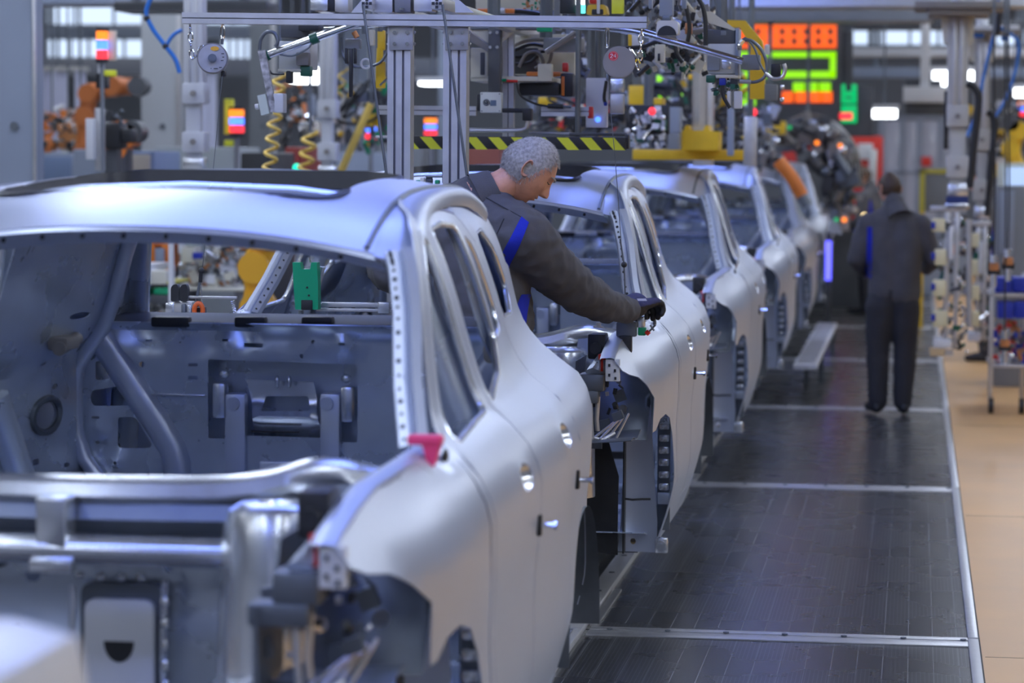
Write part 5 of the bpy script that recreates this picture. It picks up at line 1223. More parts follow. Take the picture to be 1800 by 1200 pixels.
seg8(nb, 1477, 148, 1506, 182, 'bcdefg', e_green, 9, YN+.03); seg8(nb, 1477, 185, 1506, 216, 'abcdefg', e_green, 10, YN+.03); pbox('red_word', 1475, 198, 1498, 210, YN+.0, .02, e_red, nb, .001)
MB().sph(at(1324, 197, 19.0), .028, (1, .5, 1)).build('red_lamp', e_red, nb)

# hanging tool cluster with hoses beside the fifth car
t = origin('tool_cluster', 'dark hanging gripper cluster with curved hose arch beside the fifth car', 'gripper')
YG = 28.0
for k in range(5): ptube('arch_hose', [(1350-k*4, 300), (1375-k*2, 250-k*3), (1415, 226-k*4), (1455+k, 236-k*4), (1485+k*3, 270-k*2), (1500+k*2, 330)], YG+.15*k, .06, (taupe_m, black_m, grey_m, black_m, taupe_m)[k], t, 8)
def in_arch(x, y): return ((x-1425)/82)**2+((y-330)/120)**2 < 1 and not (y > 265 and x < 1420+ (y-265)*.35 and x > 1300)
small_parts('gripper_fitting', t, 1340, 205, 1510, 450, YG-.3, 420, (black_m, dkst_m, taupe_m, bright_m, dgrey_m), 31, 6, 22, .8, in_arch)
small_parts('gripper_fitting', t, 1300, 190, 1365, 300, YG-4, 90, (black_m, dkst_m, taupe_m, bright_m), 32, 6, 18, .8)
ptube('orange_cylinder', [(1368, 282), (1392, 312), (1410, 344)], 24.0, .06, ora_m, t, 10); ptube('cylinder_foot', [(1408, 342), (1420, 362)], 24.0, .05, dkst_m, t, 10); pbox('yellow_bracket', 1345, 213, 1380, 236, YG-.5, .2, yel_m, t); ptube('centre_tube', [(1416, 196), (1424, 230)], YG, .05, taupe_m, t, 10)
for px, py, m, r in ((1436, 251, e_amb, .024), (1477, 256, e_amb, .024), (1520, 381, emis('warm_lamp', (1, .75, .35), 6), .034), (1484, 386, e_amb, .026), (1388, 224, e_green, .02), (1470, 386, e_green, .02)): MB().sph(at(px, py, YG-.4), r).build('indicator_lamp', m, t)
hang(t, 1420, 230, YG+.2, .018); hang(t, 1352, 225, YG-.4, .02)
t = origin('blue_light_bar', 'vertical glowing blue light bar beside the far cars', 'lamp'); a = at(1456, 458, 30.0); MB().box((a.x, 30, a.z), (.06, .04, .42)).build('tube', e_vio, t); MB().box((a.x, 30.06, a.z*.5+.1), (.06, .06, a.z+.4)).build('stand', dgrey_m, t); MB().box((a.x, 30.06, .02), (.2, .2, .03)).build('foot', dgrey_m, t)
t = origin('red_cabinet', 'bright red machine cabinet with white sign behind the tool cluster', 'cabinet')
c, wd, ht = ext(1375, 238, 1548, 440, 36); z1_ = c.z+ht/2; MB().box((c.x, 36.4, z1_/2+.55), (wd, .8, z1_-1.1), bev=.02).build('case', red_m, t); MB().box((c.x, 36.4, .55), (wd*.9, .7, 1.1), bev=.02).build('plinth', dgrey_m, t); pbox('white_sign', 1508, 252, 1534, 280, 35.95, .03, white_m, t); pbox('steel_post', 1528, 262, 1540, 400, 35.9, .08, alu_m, t); pbox('dark_door', 1400, 262, 1470, 420, 35.95, .03, dgrey_m, t)
# tread plate ramp on the walkway
t = origin('tread_tray', 'pale ribbed step tray standing on the walkway beside the fourth car', 'step')
pa, pb = at(1372, 640, 22.0), at(1436, 640, 22.0); x0, x1, z = pa.x+.10, pb.x, pa.z
MB().box(((x0+x1)/2, 24.8, z-.02), (x1-x0, 5.6, .04), bev=.008).build('tray', white_m, t)
for k in range(26): MB().box(((x0+x1)/2, 22.15+k*.21, z+.006), (x1-x0-.04, .03, .012)).build('rib', alu_m, t)
for yy in (24.0, 27.3):
    for xx in (x0+.03, x1-.03): MB().box((xx, yy, z/2-.02), (.04, .04, z-.04)).build('leg', dkst_m, t)

# ------------------------------------------------------------------ right side: lift columns and cart
def lift_column(px0, px1, ptop, pbot, Y, label, plate=None, seed=1, col=white_m):
    t = origin('lift_column', label, 'lift column', 'telescopic lift columns'); wd = px1-px0; xm = (px0+px1)/2; H_ = pbot-ptop
    pbox('outer_tube', px0, ptop, px1, ptop+H_*.62, Y, wd*Y/4800, col, t, .01)
    for q in (.30, .70): pbox('rib', px0+wd*q-1.5, ptop+6, px0+wd*q+1.5, ptop+H_*.6, Y-.012, .02, alu_m, t, .002)
    pbox('inner_tube', px0+4, ptop+H_*.6, px1-4, pbot, Y+.03, wd*Y/4800*.6, col, t, .01)
    for q in (.50, .78): pbox('guide_collar', px0-3, ptop+H_*q, px1+3, ptop+H_*(q+.12), Y-.015, wd*Y/4800*1.2, col, t, .012); screw(t, xm, ptop+H_*(q+.06), Y-.04, .02, taupe_m)
    pbox('end_block', px0-2, ptop+H_*.93, px1+2, pbot, Y-.02, wd*Y/4800, bright_m, t, .015)
    if plate: pbox('top_plate', *plate, Y-.25, .6, taupe_m, t, .004); MB().prism([(px0-13, plate[3]), (px1+13, plate[3]), (px1+11, plate[3]+48), (px1, plate[3]+52), (px0, plate[3]+52), (px0-9, plate[3]+48)], lambda u, v, d: at(u, v, Y+.02)+Vector((0, d, 0)), 0, .12).build('gusset', cream_m, t)
    hang(t, xm, ptop+2, Y+.1, .05, white_m); return t
YR = 20.5
tL = lift_column(1667, 1700, 24, 345, YR, 'white telescopic lift column nearest the walkway on the right', (1632, 12, 1740, 26), 1, mat('ivory_column', (.46, .46, .44), 0, .45, var=.03, vscale=5))
pbox('drive_plate', 1608, 2, 1768, 14, YR-.3, .7, taupe_m, tL, .004); ptube('power_hose', [(1700, 146), (1712, 152), (1720, 170), (1716, 220), (1710, 270), (1704, 330)], YR, .028, black_m, tL); pbox('side_rail', 1660, 160, 1667, 262, YR+.02, .05, black_m, tL); pbox('blue_band', 1663, 345, 1702, 358, YR-.02, .15, mat('navy_band', (.01, .03, .15), 0, .4), tL); pbox('lower_plate', 1661, 357, 1704, 368, YR-.02, .15, bright_m, tL)
tR = lift_column(1714, 1738, 68, 385, 23.0, 'second white telescopic lift column, farther right', (1706, 52, 1794, 58), 2, mat('ivory_column', (.6, .6, .57)))
ptube('power_hose', [(1736, 196), (1746, 204), (1748, 225), (1742, 290), (1734, 380)], 23.0, .03, black_m, tR); pbox('lamp_plate', 1704, 44, 1792, 54, 22.8, .5, white_m, tR); pbox('blue_led', 1712, 57, 1730, 66, 22.8, .05, cyanb_m, tR); pbox('blue_led', 1760, 62, 1774, 72, 22.8, .05, cyanb_m, tR)
t = origin('air_hose', 'blue air hose looping between the right lift columns', 'hose'); ptube('hose', [(1755, 0), (1753, 40), (1742, 80), (1728, 140), (1716, 200), (1700, 240)], 21.6, .014, cyanb_m, t); ptube('hose', [(1752, 44), (1770, 56), (1790, 74), (1786, 120), (1770, 170), (1750, 205)], 21.7, .013, cyanb_m, t); ptube('dark_sleeve', [(1756, 20), (1754, 50), (1750, 62)], 21.6, .024, black_m, t); hang(t, 1755, 2, 21.6, .012)
def tool_rack(px0, px1, py0, py1, Y, label, seed):
    t = origin('hanging_toolset', label, 'tool frame', 'hanging tool frames'); w_ = px1-px0
    for q in (.30, .62): pbox('upright', px0+w_*q, py0, px0+w_*q+4, py1, Y, .05, alu_m, t, .002)
    pbox('lower_shelf', px0-4, py1-16, px0+w_*.5, py1, Y-.05, .3, white_m, t, .01); pbox('top_bar', px0-10, py0-4, px1, py0+5, Y-.02, .1, alu_m, t, .004)
    rs = random.Random(seed)
    for k in range(4): y_ = py0+18+k*(py1-py0)*.22; pbox('cream_block', px0-4+rs.uniform(-6, 3), y_, px0+18+rs.uniform(-3, 3), y_+26+rs.uniform(-4, 5), Y-.06, .12, mat('pale_cream_plastic', (.72, .66, .42), 0, .5), t, .01); pbox('navy_pad', px0-8, y_+6, px0-1, y_+18, Y-.08, .06, blue_m, t, .004)
    pbox('white_canister', px0+w_*.42, py0+32, px0+w_*.56, py0+90, Y-.08, .12, white_m, t, .02)
    small_parts('tool_fitting', t, px0+8, py0+10, px1, py1+8, Y, 150, (black_m, bright_m, taupe_m, dgrey_m, dgrn_m, chrome_m), seed, 3, 11, .25)
    return t
rk = tool_rack(1645, 1700, 366, 612, YR, 'hanging tool frame with cream blocks below the nearer lift column', 41); ptube('long_pin', [(1703, 385), (1704, 575)], YR-.1, .022, alu_m, rk, 10); ptube('drop_rod', [(1684, 366), (1684, 340)], YR+.05, .02, alu_m, rk); pbox('wooden_pad', 1634, 612, 1660, 626, YR-.05, .2, tan_m, rk)
rk2 = tool_rack(1706, 1742, 392, 600, 23.0, 'hanging tool frame below the farther lift column', 42); ptube('drop_rod', [(1726, 392), (1726, 375)], 23.05, .02, alu_m, rk2)
def caster_hook(px, py, label):
    t = origin('tool_hook', label, 'tool', 'hanging nut runners'); Y = 19.5
    pbox('copper_body', px-8, py, px+9, py+14, Y, .07, brass_m, t, .01); pbox('black_ring', px-11, py+8, px+12, py+22, Y+.01, .06, black_m, t, .012); ptube('socket', [(px, py+20), (px, py+42)], Y, .022, bright_m, t, 10); ptube('stem', [(px, py-14), (px, py)], Y, .03, bright_m, t, 10); ptube('cable', [(px, py-14), (px+2, 330), (px, 60)], Y, .006, black_m, t); hang(t, px, 60, Y, .01)
for px, py, lb in ((1747, 462, 'copper-brown nut runner, upper left of the three by the cabinet'), (1772, 452, 'copper-brown nut runner, upper right of the three by the cabinet'), (1766, 596, 'copper-brown nut runner hanging lowest above the tan floor')): caster_hook(px, py, lb)
t = origin('tool_cart', 'steel cart with blue bins beside the grey cabinet at the right edge', 'cart'); Y = 21.5
for z_, py in ((0, 515), (1, 640)): pbox('shelf', 1738, py, 1830, py+7, Y, .8, alu_m, t)
for px in (1740, 1796, 1826): pbox('leg', px, 480, px+4, 705, Y+(.0 if px != 1796 else .7), .04, alu_m, t)
for k in range(2): c = at(1742+k*54, 706, Y); MB().cyl((c.x-.02, Y, .06), (c.x+.02, Y, .06), .06, 16).build('caster', black_m, t)
for k, (a, b_) in enumerate(((1750, 1778), (1780, 1812))): pbox('blue_bin', a, 488, b_, 514, Y-.02, .3, blue_m, t); pbox('blue_bin', a+4, 530, b_+4, 560, Y-.02, .3, blue_m, t)
small_parts('loose_part', t, 1745, 565, 1810, 640, Y, 60, (brass_m, dkst_m, blue_m, bright_m, red_m), 51, 5, 14, .4)
t = origin('control_cabinet', 'grey control cabinet with pale door and lit screen at the right edge', 'cabinet'); Y = 24.0
c, wd, ht = ext(1752, 326, 1850, 520, Y); MB().box((c.x, Y+.3, (c.z+ht/2)/2), (wd, .6, c.z+ht/2), bev=.01).build('case', grey_m, t); pbox('pale_door', 1758, 336, 1782, 446, Y-.03, .03, bgrey_m, t); pbox('screen_case', 1755, 286, 1850, 328, Y, .3, mat('pale_green_lacquer', (.6, .66, .6)), t); pbox('screen', 1766, 294, 1812, 326, Y-.01, .02, e_scr, t, .002)
def robot(pts, Y, label, m, r):
    t = origin('robot_arm', label, 'robot', 'robots'); P = [at(*p, Y) for p in pts]; n = len(P)
    for i in range(n-1): MB().tube([P[i], P[i].lerp(P[i+1], .5), P[i+1]], [r*1.1, r*.85, r], 12).build('link', m, t)
    for p in P: MB().cyl(p+Vector((0, -r*1.1, 0)), p+Vector((0, r*1.05, 0)), r*.98, 16).build('joint', m if p is not P[-1] else dgrey_m, t)
    b = P[0]; MB().cyl((b.x, b.y, 0), (b.x, b.y, b.z), r*1.6, 16, r*1.2).build('base', dgrey_m, t); return t
robot([(1790, 300), (1776, 262), (1790, 230), (1775, 215)], 30, 'yellow robot arm above the lit screen at the right edge', yel_m, .10)

# ------------------------------------------------------------------ back of the hall, right
t = origin('glass_partition', 'framed glass partition at the far end of the walkway', 'partition'); Y = 40
glass_m = mat('hazy_glass', (.52, .55, .66), 0, .15, alpha=.75)
for k, x in enumerate((1545, 1582, 1612, 1650, 1690)): pbox('frame_post', x, 205, x+7, 420, Y, .08, bgrey_m, t)
for k, (a, b_) in enumerate(((1552, 1582), (1589, 1612), (1619, 1650), (1657, 1690))): pbox('pane', a, 212, b_, 415, Y+.03, .02, glass_m, t, .001)
for y_ in (203, 300, 414): pbox('frame_rail', 1545, y_, 1697, y_+6, Y, .08, bgrey_m, t)
a = at(1620, 420, Y); MB().box((a.x, Y+.04, a.z/2), (1.4, .1, a.z), bev=.01).build('plinth', bgrey_m, t); pbox('red_flag', 1620, 275, 1637, 292, Y-.05, .03, red_m, t)
t = origin('yellow_gate', 'yellow safety gate frame behind the lift columns', 'gate'); Y = 32
for q in ((1617, 297, 1672, 305), (1617, 297, 1625, 372), (1735, 298, 1752, 312)): pbox('bar', *q, Y, .08, mat('dull_yellow', (.55, .50, .06), 0, .5), t)
a = at(1621, 372, Y); MB().box((a.x, Y, a.z/2), (.05, .06, a.z)).build('post', yel_m, t); pbox('mesh_panel', 1625, 305, 1672, 372, Y+.03, .02, grey_m, t)
t = origin('hanging_sign_lamp', 'white inverted-T lamp hanging over the far walkway', 'lamp'); Y = 33
pbox('stem', 1619, 48, 1634, 160, Y, .1, white_m, t); pbox('lamp_head', 1588, 152, 1664, 180, Y-.05, .2, white_m, t); pbox('dark_base', 1592, 178, 1660, 202, Y+.1, .2, dgrey_m, t); pbox('dark_lid', 1592, 140, 1655, 153, Y+.1, .2, dgrey_m, t); hang(t, 1626, 50, Y+.05, .05, white_m)
def lampbox(px0, py0, px1, py1, Y, label, m=e_wht):
    t = origin('work_lamp', label, 'lamp', 'bright work lamps'); pbox('diffuser', px0, py0, px1, py1, Y, .3, m, t, .01); pbox('hood', px0-4, py0-8, px1+4, py0, Y-.03, .4, white_m, t); hang(t, (px0+px1)/2, py0-4, Y+.1, .012)
lampbox(1532, 192, 1576, 207, 34, 'bright lamp left of the inverted-T lamp'); lampbox(1640, 125, 1712, 150, 36, 'bright wide lamp behind the nearer lift column'); lampbox(1784, 155, 1806, 170, 30, 'bright small lamp at the right edge')
lampbox(507, 118, 556, 146, 22, 'dazzling lamp behind the pale control box'); lampbox(735, 143, 785, 150, 24, 'thin dazzling lamp between the two frame posts')
# steel beams and ducts under the ceiling
def beam(px0, py0, px1, py1, Y, label, m, dep=.4):
    t = origin('overhead_beam', label, 'beam', 'overhead beams'); pbox('web', px0, py0, px1, py1, Y, dep, m, t, .01); pbox('flange', px0, py1-3, px1, py1+1, Y-.08, dep+.16, m, t, .005); hang(t, px0+40, py0+2, Y+.2, .04); hang(t, px1-40, py0+2, Y+.2, .04)
beam(1255, -12, 1810, 10, 25.5, 'grey steel beam across the top right corner', mat('beam_grey', (.42, .43, .44), 0, .5)); beam(1290, 18, 1640, 36, 27.5, 'darker steel beam above the number board', grey_m); beam(1500, 36, 1840, 50, 38, 'far dark beam over the walkway end', dgrey_m)
beam(1490, 84, 1830, 98, 42, 'far pale duct over the walkway end', white_m); beam(1500, 118, 1830, 136, 44, 'far blue-grey duct over the walkway end', bgrey_m)
beam(200, 2, 470, 18, 21, 'dark steel beam above the left columns', dgrey_m); beam(40, -10, 330, 6, 24, 'pale beam along the top left edge', bgrey_m); beam(50, 46, 520, 66, 40, 'grey beam behind the left stack light', bgrey_m); beam(40, 102, 820, 132, 38, 'dark beam across the left background', mat('slate_paint', (.13, .14, .17), 0, .5))

# ------------------------------------------------------------------ back of the hall, left
def column(px0, px1, Y, label, m=bgrey_m):
    t = origin('hall_column', label, 'column', 'hall columns'); a, b = at(px0, 200, Y), at(px1, 200, Y); wd = b.x-a.x; xm = (a.x+b.x)/2
    MB().box((xm, Y+wd*.3, HZ/2), (wd, wd*.6, HZ), bev=.015).build('shaft', m, t); MB().box((xm, Y+wd*.3, .06), (wd*1.25, wd*.85, .12), bev=.01).build('base', dgrey_m, t)
    pbox('edge_strip', px1-6, -20, px1+1, 320, Y-.02, .03, alu_m, t, .003); screw(t, px0+(px1-px0)*.55, 222, Y-.01, .03, dkst_m); return t
column(-20, 62, 17.5, 'broad blue-grey hall column at the left edge'); column(248, 316, 27, 'grey hall column behind the left lift column', mat('warm_grey_paint', (.40, .42, .44), 0, .5)); column(438, 482, 33, 'grey hall column behind the pale control box', grey_m); column(600, 654, 31, 'grey hall column left of the frame posts'); column(770, 800, 36, 'far grey hall column seen between the frame posts')
lift_column(322, 356, -6, 298, 16.5, 'white telescopic lift column left of the spring balancer', None, 3, mat('pale_column', (.50, .51, .54), 0, .4, var=.03, vscale=5)); lift_column(560, 588, 40, 310, 19.0, 'white telescopic lift column behind the control box', None, 4, mat('pale_column', (.6, .6, .6)))
t = origin('air_hose', 'blue forked air hose hanging left of the lift column', 'hose'); ptube('hose', [(266, -6), (257, 22), (268, 50), (290, 80), (308, 104), (316, 128)], 16.2, .014, cyanb_m, t); ptube('branch', [(292, 80), (304, 62), (320, 52)], 16.2, .012, cyanb_m, t)
for px, py in ((258, 32), (291, 81)): MB().sph(at(px, py, 16.2), .02).build('coupling', black_m, t)
hang(t, 266, -4, 16.2, .012)
def stack_light(x0, y0, x1, y1, Y, label, col=True):
    t = origin('stack_light', label, 'signal lamp', 'stack lights'); h = (y1-y0)/3; r = (x1-x0)/2*Y/4800; xm = (x0+x1)/2
    for k, m in enumerate((e_amb, e_blu, e_red)):
        a, b = at(xm, y0+h*k+1, Y), at(xm, y0+h*(k+1)-1, Y); MB().cyl(b, a, r, 18).build('lens', m, t)
    a, b = at(xm, y0-4, Y), at(xm, y0, Y); MB().cyl(b, a, r*1.05, 18).build('cap', black_m, t)
    a = at(xm, y1, Y); MB().cyl((a.x, Y, 0), a, r*.35, 10).build('pole', grey_m, t); MB().cyl(at(xm, y1+6, Y), at(xm, y1, Y), r*1.05, 18).build('socket', black_m, t); return t
t = stack_light(169, 54, 190, 104, 18.0, 'orange, blue and red stack light left of the grey column'); pbox('sign_board', 190, 54, 204, 106, 18.05, .03, cream_m, t); pbox('yellow_label', 181, 123, 203, 134, 18.0, .04, lime_m, t); pbox('bracket', 171, 112, 180, 128, 18.0, .06, white_m, t); pbox('valve', 168, 130, 186, 155, 18.0, .1, black_m, t); pbox('post_cover', 150, 208, 163, 280, 17.9, .1, white_m, t); pbox('post', 166, 190, 178, 300, 18.0, .1, alu_m, t)
t = stack_light(403, 192, 429, 234, 22.0, 'orange, blue and red stack light behind the balancer wire'); pbox('sign_board', 394, 174, 410, 236, 22.1, .03, lime_m, t); pbox('yellow_label', 394, 246, 410, 257, 22.0, .03, lime_m, t)
stack_light(642, 211, 662, 245, 24.0, 'small stack light left of the frame posts'); stack_light(746, 207, 768, 239, 24.5, 'small stack light between the frame posts')
stack_light(1790, 178, 1802, 205, 34, 'tiny stack light at the right edge')
def coil(x, y0, y1, Y, label, lean, turns, rpx):
    t = origin('coil_hose', label, 'hose', 'yellow coil hoses'); pts = []
    for k in range(turns*12+1):
        q = k/(turns*12); a = 2*math.pi*turns*q; c = at(x+lean*q, y0+(y1-y0)*q, Y); R_ = rpx*Y/4800; pts.append(c+Vector((R_*math.cos(a), R_*math.sin(a), 0)))
    MB().tube(pts, R_*.30, 7).build('coil', hose_m, t); hang(t, x, y0, Y, .01)
coil(492, 130, 330, 15.5, 'long yellow coiled hose under the control box', -22, 8, 11); coil(545, 232, 330, 17.5, 'short yellow coiled hose beside the red box', -12, 4, 12); coil(604, 120, 170, 20, 'short yellow coiled hose right of the lift column', -8, 2, 7)
t = origin('yellow_strut', 'slanted yellow strut left of the frame posts', 'strut'); ptube('strut', [(652, 182), (600, 300), (560, 390)], 19.5, .028, hose_m, t); hang(t, 652, 182, 19.5, .012)
robot([(150, 268), (152, 205), (158, 165), (200, 152), (245, 152)], 26, 'rust-orange robot arm behind the left stack light', mat('rust_orange', (.45, .13, .03), 0, .45), .095)
robot([(208, 262), (215, 232), (228, 238), (236, 232)], 20.5, 'black-wristed orange robot beside the grey column', ora_m, .09)
t = origin('black_drive', 'black drive unit on a stand right of the left stack light', 'machine'); pbox('motor', 178, 215, 212, 262, 18.6, .2, black_m, t, .03); pbox('flange', 212, 226, 232, 250, 18.6, .15, black_m, t, .02); a = at(195, 262, 18.7); MB().box((a.x, 18.7, a.z/2), (.12, .12, a.z)).build('stand', dgrey_m, t); small_parts('cable_loop', t, 180, 195, 215, 218, 18.6, 20, (black_m, dkst_m), 61, 3, 9, .1)
def cabinet(px0, py0, px1, Y, label, m, parts=()):
    t = origin('machine_cabinet', label, 'cabinet', 'machine cabinets'); a, b = at(px0, py0, Y), at(px1, py0, Y)
    MB().box(((a.x+b.x)/2, Y+.4, a.z/2), (b.x-a.x, .8, a.z), bev=.02).build('case', m, t)
    for nm, q, mm in parts: pbox(nm, *q, Y-.03, .03, mm, t, .004)
    return t
cabinet(62, 268, 128, 24, 'blue-grey cabinet right of the broad column', bgrey_m, [('door', (68, 275, 124, 330), mat('denim_blue_paint', (.16, .22, .36), 0, .5))]); cabinet(128, 262, 190, 23, 'low white cabinet behind the left stack light', bgrey_m); cabinet(192, 265, 272, 22, 'blue-framed cabinet with beige front', mat('denim_blue_paint', (.2, .25, .4)), [('front', (200, 271, 263, 300), mat('beige_front', (.45, .40, .34), 0, .5))]); cabinet(272, 258, 420, 23.5, 'long grey-green cabinet behind the balancer wire', mat('sage_grey', (.34, .38, .40), 0, .5)); cabinet(590, 268, 700, 27, 'pale cabinet left of the frame posts', bgrey_m); cabinet(800, 258, 880, 25, 'brown-red crate behind the guard bar', mat('brown_red', (.22, .06, .04), 0, .5)); cabinet(664, 246, 742, 29, 'grey cabinet behind the frame posts', grey_m)
cabinet(500, 258, 528, 21.5, 'red box beside the yellow coiled hose', mat('deep_red', (.30, .015, .01), 0, .4)); cabinet(422, 268, 476, 20, 'black machine block below the stack light', black_m)
t = origin('green_lamp', 'small green lamp beside the red box', 'lamp'); MB().sph(at(522, 295, 18), .03).build('lens', emis('aqua_led', (0, .8, .5), 1.4), t); a = at(522, 300, 18); MB().cyl((a.x, 18, 0), a, .015, 8).build('pole', grey_m, t)
for k, (px0, py0, px1, py1, Yq, m, lb) in enumerate(((510, 180, 528, 214, 25, ora_m, 'orange machine part behind the coiled hose'), (525, 165, 545, 206, 26, bgrey_m, 'grey motor behind the coiled hose'), (526, 212, 552, 236, 24, cream_m, 'pale yellow-topped box behind the coiled hose'), (62, 240, 76, 268, 26, ora_m, 'small orange unit on the left cabinets'), (100, 215, 150, 262, 27, brass_m, 'copper-coloured machine behind the left stack light'), (690, 170, 710, 215, 26, white_m, 'white switch unit behind the left post'))):
    t = origin('machine_unit', lb, 'machine', 'small background machines'); pbox('housing', px0, py0, px1, py1, Yq, .3, m, t, .03); small_parts('fitting', t, px0, py0-4, px1, py1, Yq-.1, 16, (black_m, dgrey_m, bright_m), 70+k, 4, 10, .1); a = at((px0+px1)/2, py1, Yq); MB().box((a.x, Yq+.15, a.z/2), (.12, .12, a.z)).build('stand', dgrey_m, t)
for k, (px0, px1, y0, y1) in enumerate(((62, 480, 2, 42), (62, 250, 70, 100), (390, 470, 45, 118), (1500, 1800, 52, 78))):
    a, b = at(px0, y0, HY1-.1), at(px1, y1, HY1-.1); o = struct(MB().box(((a.x+b.x)/2, HY1-.05, (a.z+b.z)/2), (b.x-a.x, .06, a.z-b.z)).build('window_%d' % (k+1), emis('daylit_frosted_window', (.62, .76, 1.0), 1.1)))
    for q in range(1, 6): MB().box((a.x+(b.x-a.x)*q/6, HY1-.09, (a.z+b.z)/2), (.05, .04, a.z-b.z)).build('window_bar', bgrey_m, o)
for k, (x0, x1) in enumerate(((70, 92), (88, 118), (132, 150), (340, 380), (690, 720))):
    a, b = at(x0, 125, 34+k), at(x1, 260, 34+k); t = origin('plastic_strip_curtain', ('pale lilac curtain panel, leftmost in the background', 'pale lilac curtain panel right of the leftmost one', 'narrow lilac curtain panel behind the stack light', 'lilac panel behind the spring balancer', 'lilac panel seen between frame posts')[k], 'curtain', 'curtain panels')
    for q in range(3): MB().box((a.x+(b.x-a.x)*(q+.5)/3, 34+k+.02*q, a.z/2), ((b.x-a.x)/3.1, .015, a.z)).build('strip', mat('lilac_film', (.50, .52, .68), 0, .35), t)
    MB().box(((a.x+b.x)/2, 34+k, a.z+.03), (b.x-a.x+.1, .06, .06)).build('rail', alu_m, t); MB().cyl(((a.x+b.x)/2, 34+k, a.z), ((a.x+b.x)/2, 34+k, HZ), .02, 8).build('hanger', dkst_m, t)

# rack and machines seen through the closest car's rear window
t = origin('orange_machine', 'orange machine frame seen through the closest car', 'machine'); Y = 20.0
pbox('top_beam', 186, 395, 306, 432, Y, .3, ora_m, t, .01); pbox('upright', 258, 416, 272, 478, Y-.02, .3, ora_m, t, .01); pbox('upright', 284, 416, 298, 478, Y-.02, .3, ora_m, t, .01); pbox('body', 200, 428, 258, 470, Y+.3, .3, mat('rust_orange', (.4, .1, .03)), t); pbox('grey_panel', 272, 436, 288, 474, Y-.05, .05, bgrey_m, t); MB().prism([(184, 464), (192, 448), (226, 444), (252, 466)], lambda u, v, d: at(u, v, Y-.1)+Vector((0, d, 0)), 0, .2).build('dark_hood', dgrey_m, t)
for px in (190, 265, 291): a = at(px, 470, Y); MB().box((a.x, Y+.2, a.z/2), (.08, .08, a.z)).build('leg', dgrey_m, t)
t = origin('parts_rack', 'white parts rack with yellow edge, blue and green bins, seen through the closest car', 'rack'); Y = 18.5
pbox('top_shelf', 182, 464, 262, 478, Y, .5, white_m, t); pbox('yellow_edge', 184, 492, 252, 500, Y-.02, .5, yel_m, t); pbox('yellow_edge', 252, 494, 300, 500, Y-.01, .5, mat('dull_yellow', (.5, .4, .1)), t); pbox('sloped_tray', 186, 482, 222, 492, Y-.03, .2, bgrey_m, t); pbox('white_bin', 240, 474, 264, 496, Y-.05, .2, white_m, t); pbox('cream_bin', 262, 476, 292, 500, Y-.03, .2, cream_m, t)
for a, b_ in ((184, 187), (189, 199), (211, 224), (298, 304)): pbox('upright', a, 465, b_, 700, Y+(.0 if a != 298 else -.4), .06, white_m, t, .003)
for q, m in (((180, 524, 185, 556), blue_m), ((199, 526, 210, 550), blue_m), ((246, 506, 260, 522), grn_m), ((270, 506, 296, 518), grn_m), ((263, 518, 294, 535), dgrey_m), ((200, 505, 211, 522), grey_m)): pbox('bin', *q, Y-.04, .25, m, t, .01)
small_parts('loose_part', t, 215, 525, 300, 575, Y, 80, (cream_m, bright_m, brass_m, dgrey_m, white_m), 81, 4, 10, .4); pbox('lower_shelf', 182, 572, 302, 580, Y, .5, grey_m, t)
t = origin('steel_post', 'pale steel post behind the clamp fixture, seen through the closest car', 'post'); a = at(301, 400, 17.0); MB().box((a.x, 17, a.z/2), (.03, .03, a.z)).build('shaft', white_m, t); MB().box((a.x, 17, .01), (.15, .15, .02)).build('foot', dkst_m, t)
t = origin('assembly_bench', 'cluttered bench with cream housings and blue knob behind the clamp fixture', 'bench'); Y = 19.0
pbox('bench_top', 306, 505, 430, 512, Y, .6, cream_m, t); pbox('housing', 318, 434, 342, 462, Y, .2, cream_m, t); pbox('blue_knob', 338, 444, 352, 455, Y-.05, .1, blue_m, t); pbox('white_riser', 313, 410, 322, 446, Y, .1, white_m, t); pbox('green_glass', 322, 416, 350, 432, Y+.05, .1, mat('pale_green_lacquer', (.6, .66, .6)), t); small_parts('bench_part', t, 318, 420, 430, 505, Y+.1, 150, (cream_m, taupe_m, bright_m, brass_m, dgrey_m, white_m), 91, 4, 14, .5)
for px in (310, 425): a = at(px, 512, Y); MB().box((a.x, Y+.3, a.z/2), (.06, .5, a.z)).build('leg', grey_m, t)
robot([(455, 540), (452, 470), (470, 410), (500, 380)], 16.6, 'yellow robot arm seen through the second car side window', mat('golden_yellow', (.75, .38, .02), 0, .4), .10)
# pale rounded trolley cover at the bottom left corner, very close to the lens
t = thing('trolley_cover', (0, 0, 0), 'pale rounded trolley cover, badly out of focus, bottom left corner', 'trolley')
a = at(40, 1110, 3.4); s = MB(); s.box((a.x-.17, 3.4, a.z*.5-.005), (.42, .5, a.z-.01), bev=.10); s.build('cover', white_m, t); MB().box((a.x-.17, 3.4, .03), (.36, .44, .06)).build('base', dgrey_m, t)

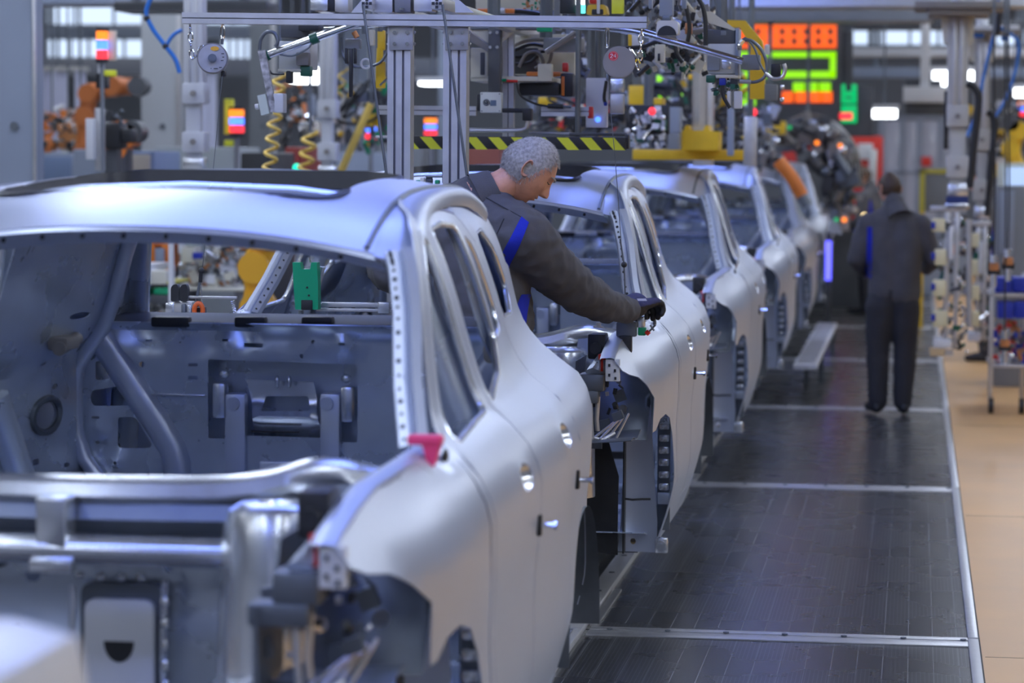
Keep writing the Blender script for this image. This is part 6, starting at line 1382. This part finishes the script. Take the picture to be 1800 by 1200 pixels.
# dense line-side equipment behind the gantry, too fine and blurred to pick apart
def clutter(px0, py0, px1, py1, Y, label, mats, seed, n, rods):
    t = origin('line_equipment', label, 'equipment', 'blurred line equipment')
    rs = random.Random(seed)
    for k in range(rods):
        x = px0+(px1-px0)*(k+.5)/rods+rs.uniform(-6, 6); y0 = rs.uniform(py0, py0+20); y1 = rs.uniform(py1-40, py1)
        pbox('support_rail', x-3, y0, x+3, y1, Y+.1, .05, rs.choice((alu_m, dgrey_m, taupe_m)), t, .003); hang(t, x, y0+2, Y+.12, .01)
    for k in range(rods):
        x = rs.uniform(px0, px1-30); y = rs.uniform(py0, py1-12); pbox('housing', x, y, x+rs.uniform(18, 40), y+rs.uniform(10, 26), Y+.05, .12, rs.choice(mats), t, .01)
    small_parts('fitting', t, px0, py0, px1, py1, Y-.1, n, mats, seed+1, 4, 13, .5)
    for k in range(rods): ptube('cable', [(rs.uniform(px0, px1), rs.uniform(py0, py1)) for q in range(4)], Y-.05, .012, black_m, t)
clutter(905, 60, 1030, 135, 15.5, 'blurred cables and fittings behind the gantry, above the worker', (cream_m, dgrey_m, taupe_m, black_m, bright_m), 101, 90, 5)
clutter(930, 165, 1110, 232, 18.5, 'blurred coloured equipment behind the switch box and guard bar', (cream_m, yel_m, dgrey_m, black_m, red_m, bgrey_m), 111, 110, 6)
clutter(1110, 120, 1310, 262, 19.5, 'blurred coloured equipment behind the yellow trolley', (cream_m, yel_m, dgrey_m, black_m, dgrn_m, alu_m), 121, 150, 8)
clutter(66, 190, 150, 268, 28, 'blurred copper and grey equipment behind the left stack light', (brass_m, bgrey_m, dgrey_m, white_m, ora_m), 131, 80, 4)
clutter(590, 140, 690, 262, 22, 'blurred equipment left of the frame posts', (bgrey_m, dgrey_m, white_m, yel_m, grn_m), 141, 70, 4)
clutter(480, 150, 560, 262, 27, 'blurred equipment behind the coiled hoses', (bgrey_m, dgrey_m, brass_m, ora_m, black_m), 151, 70, 4)
clutter(1700, 180, 1800, 300, 33, 'blurred equipment behind the right lift columns', (bgrey_m, dgrey_m, white_m, yel_m, red_m), 161, 60, 4)
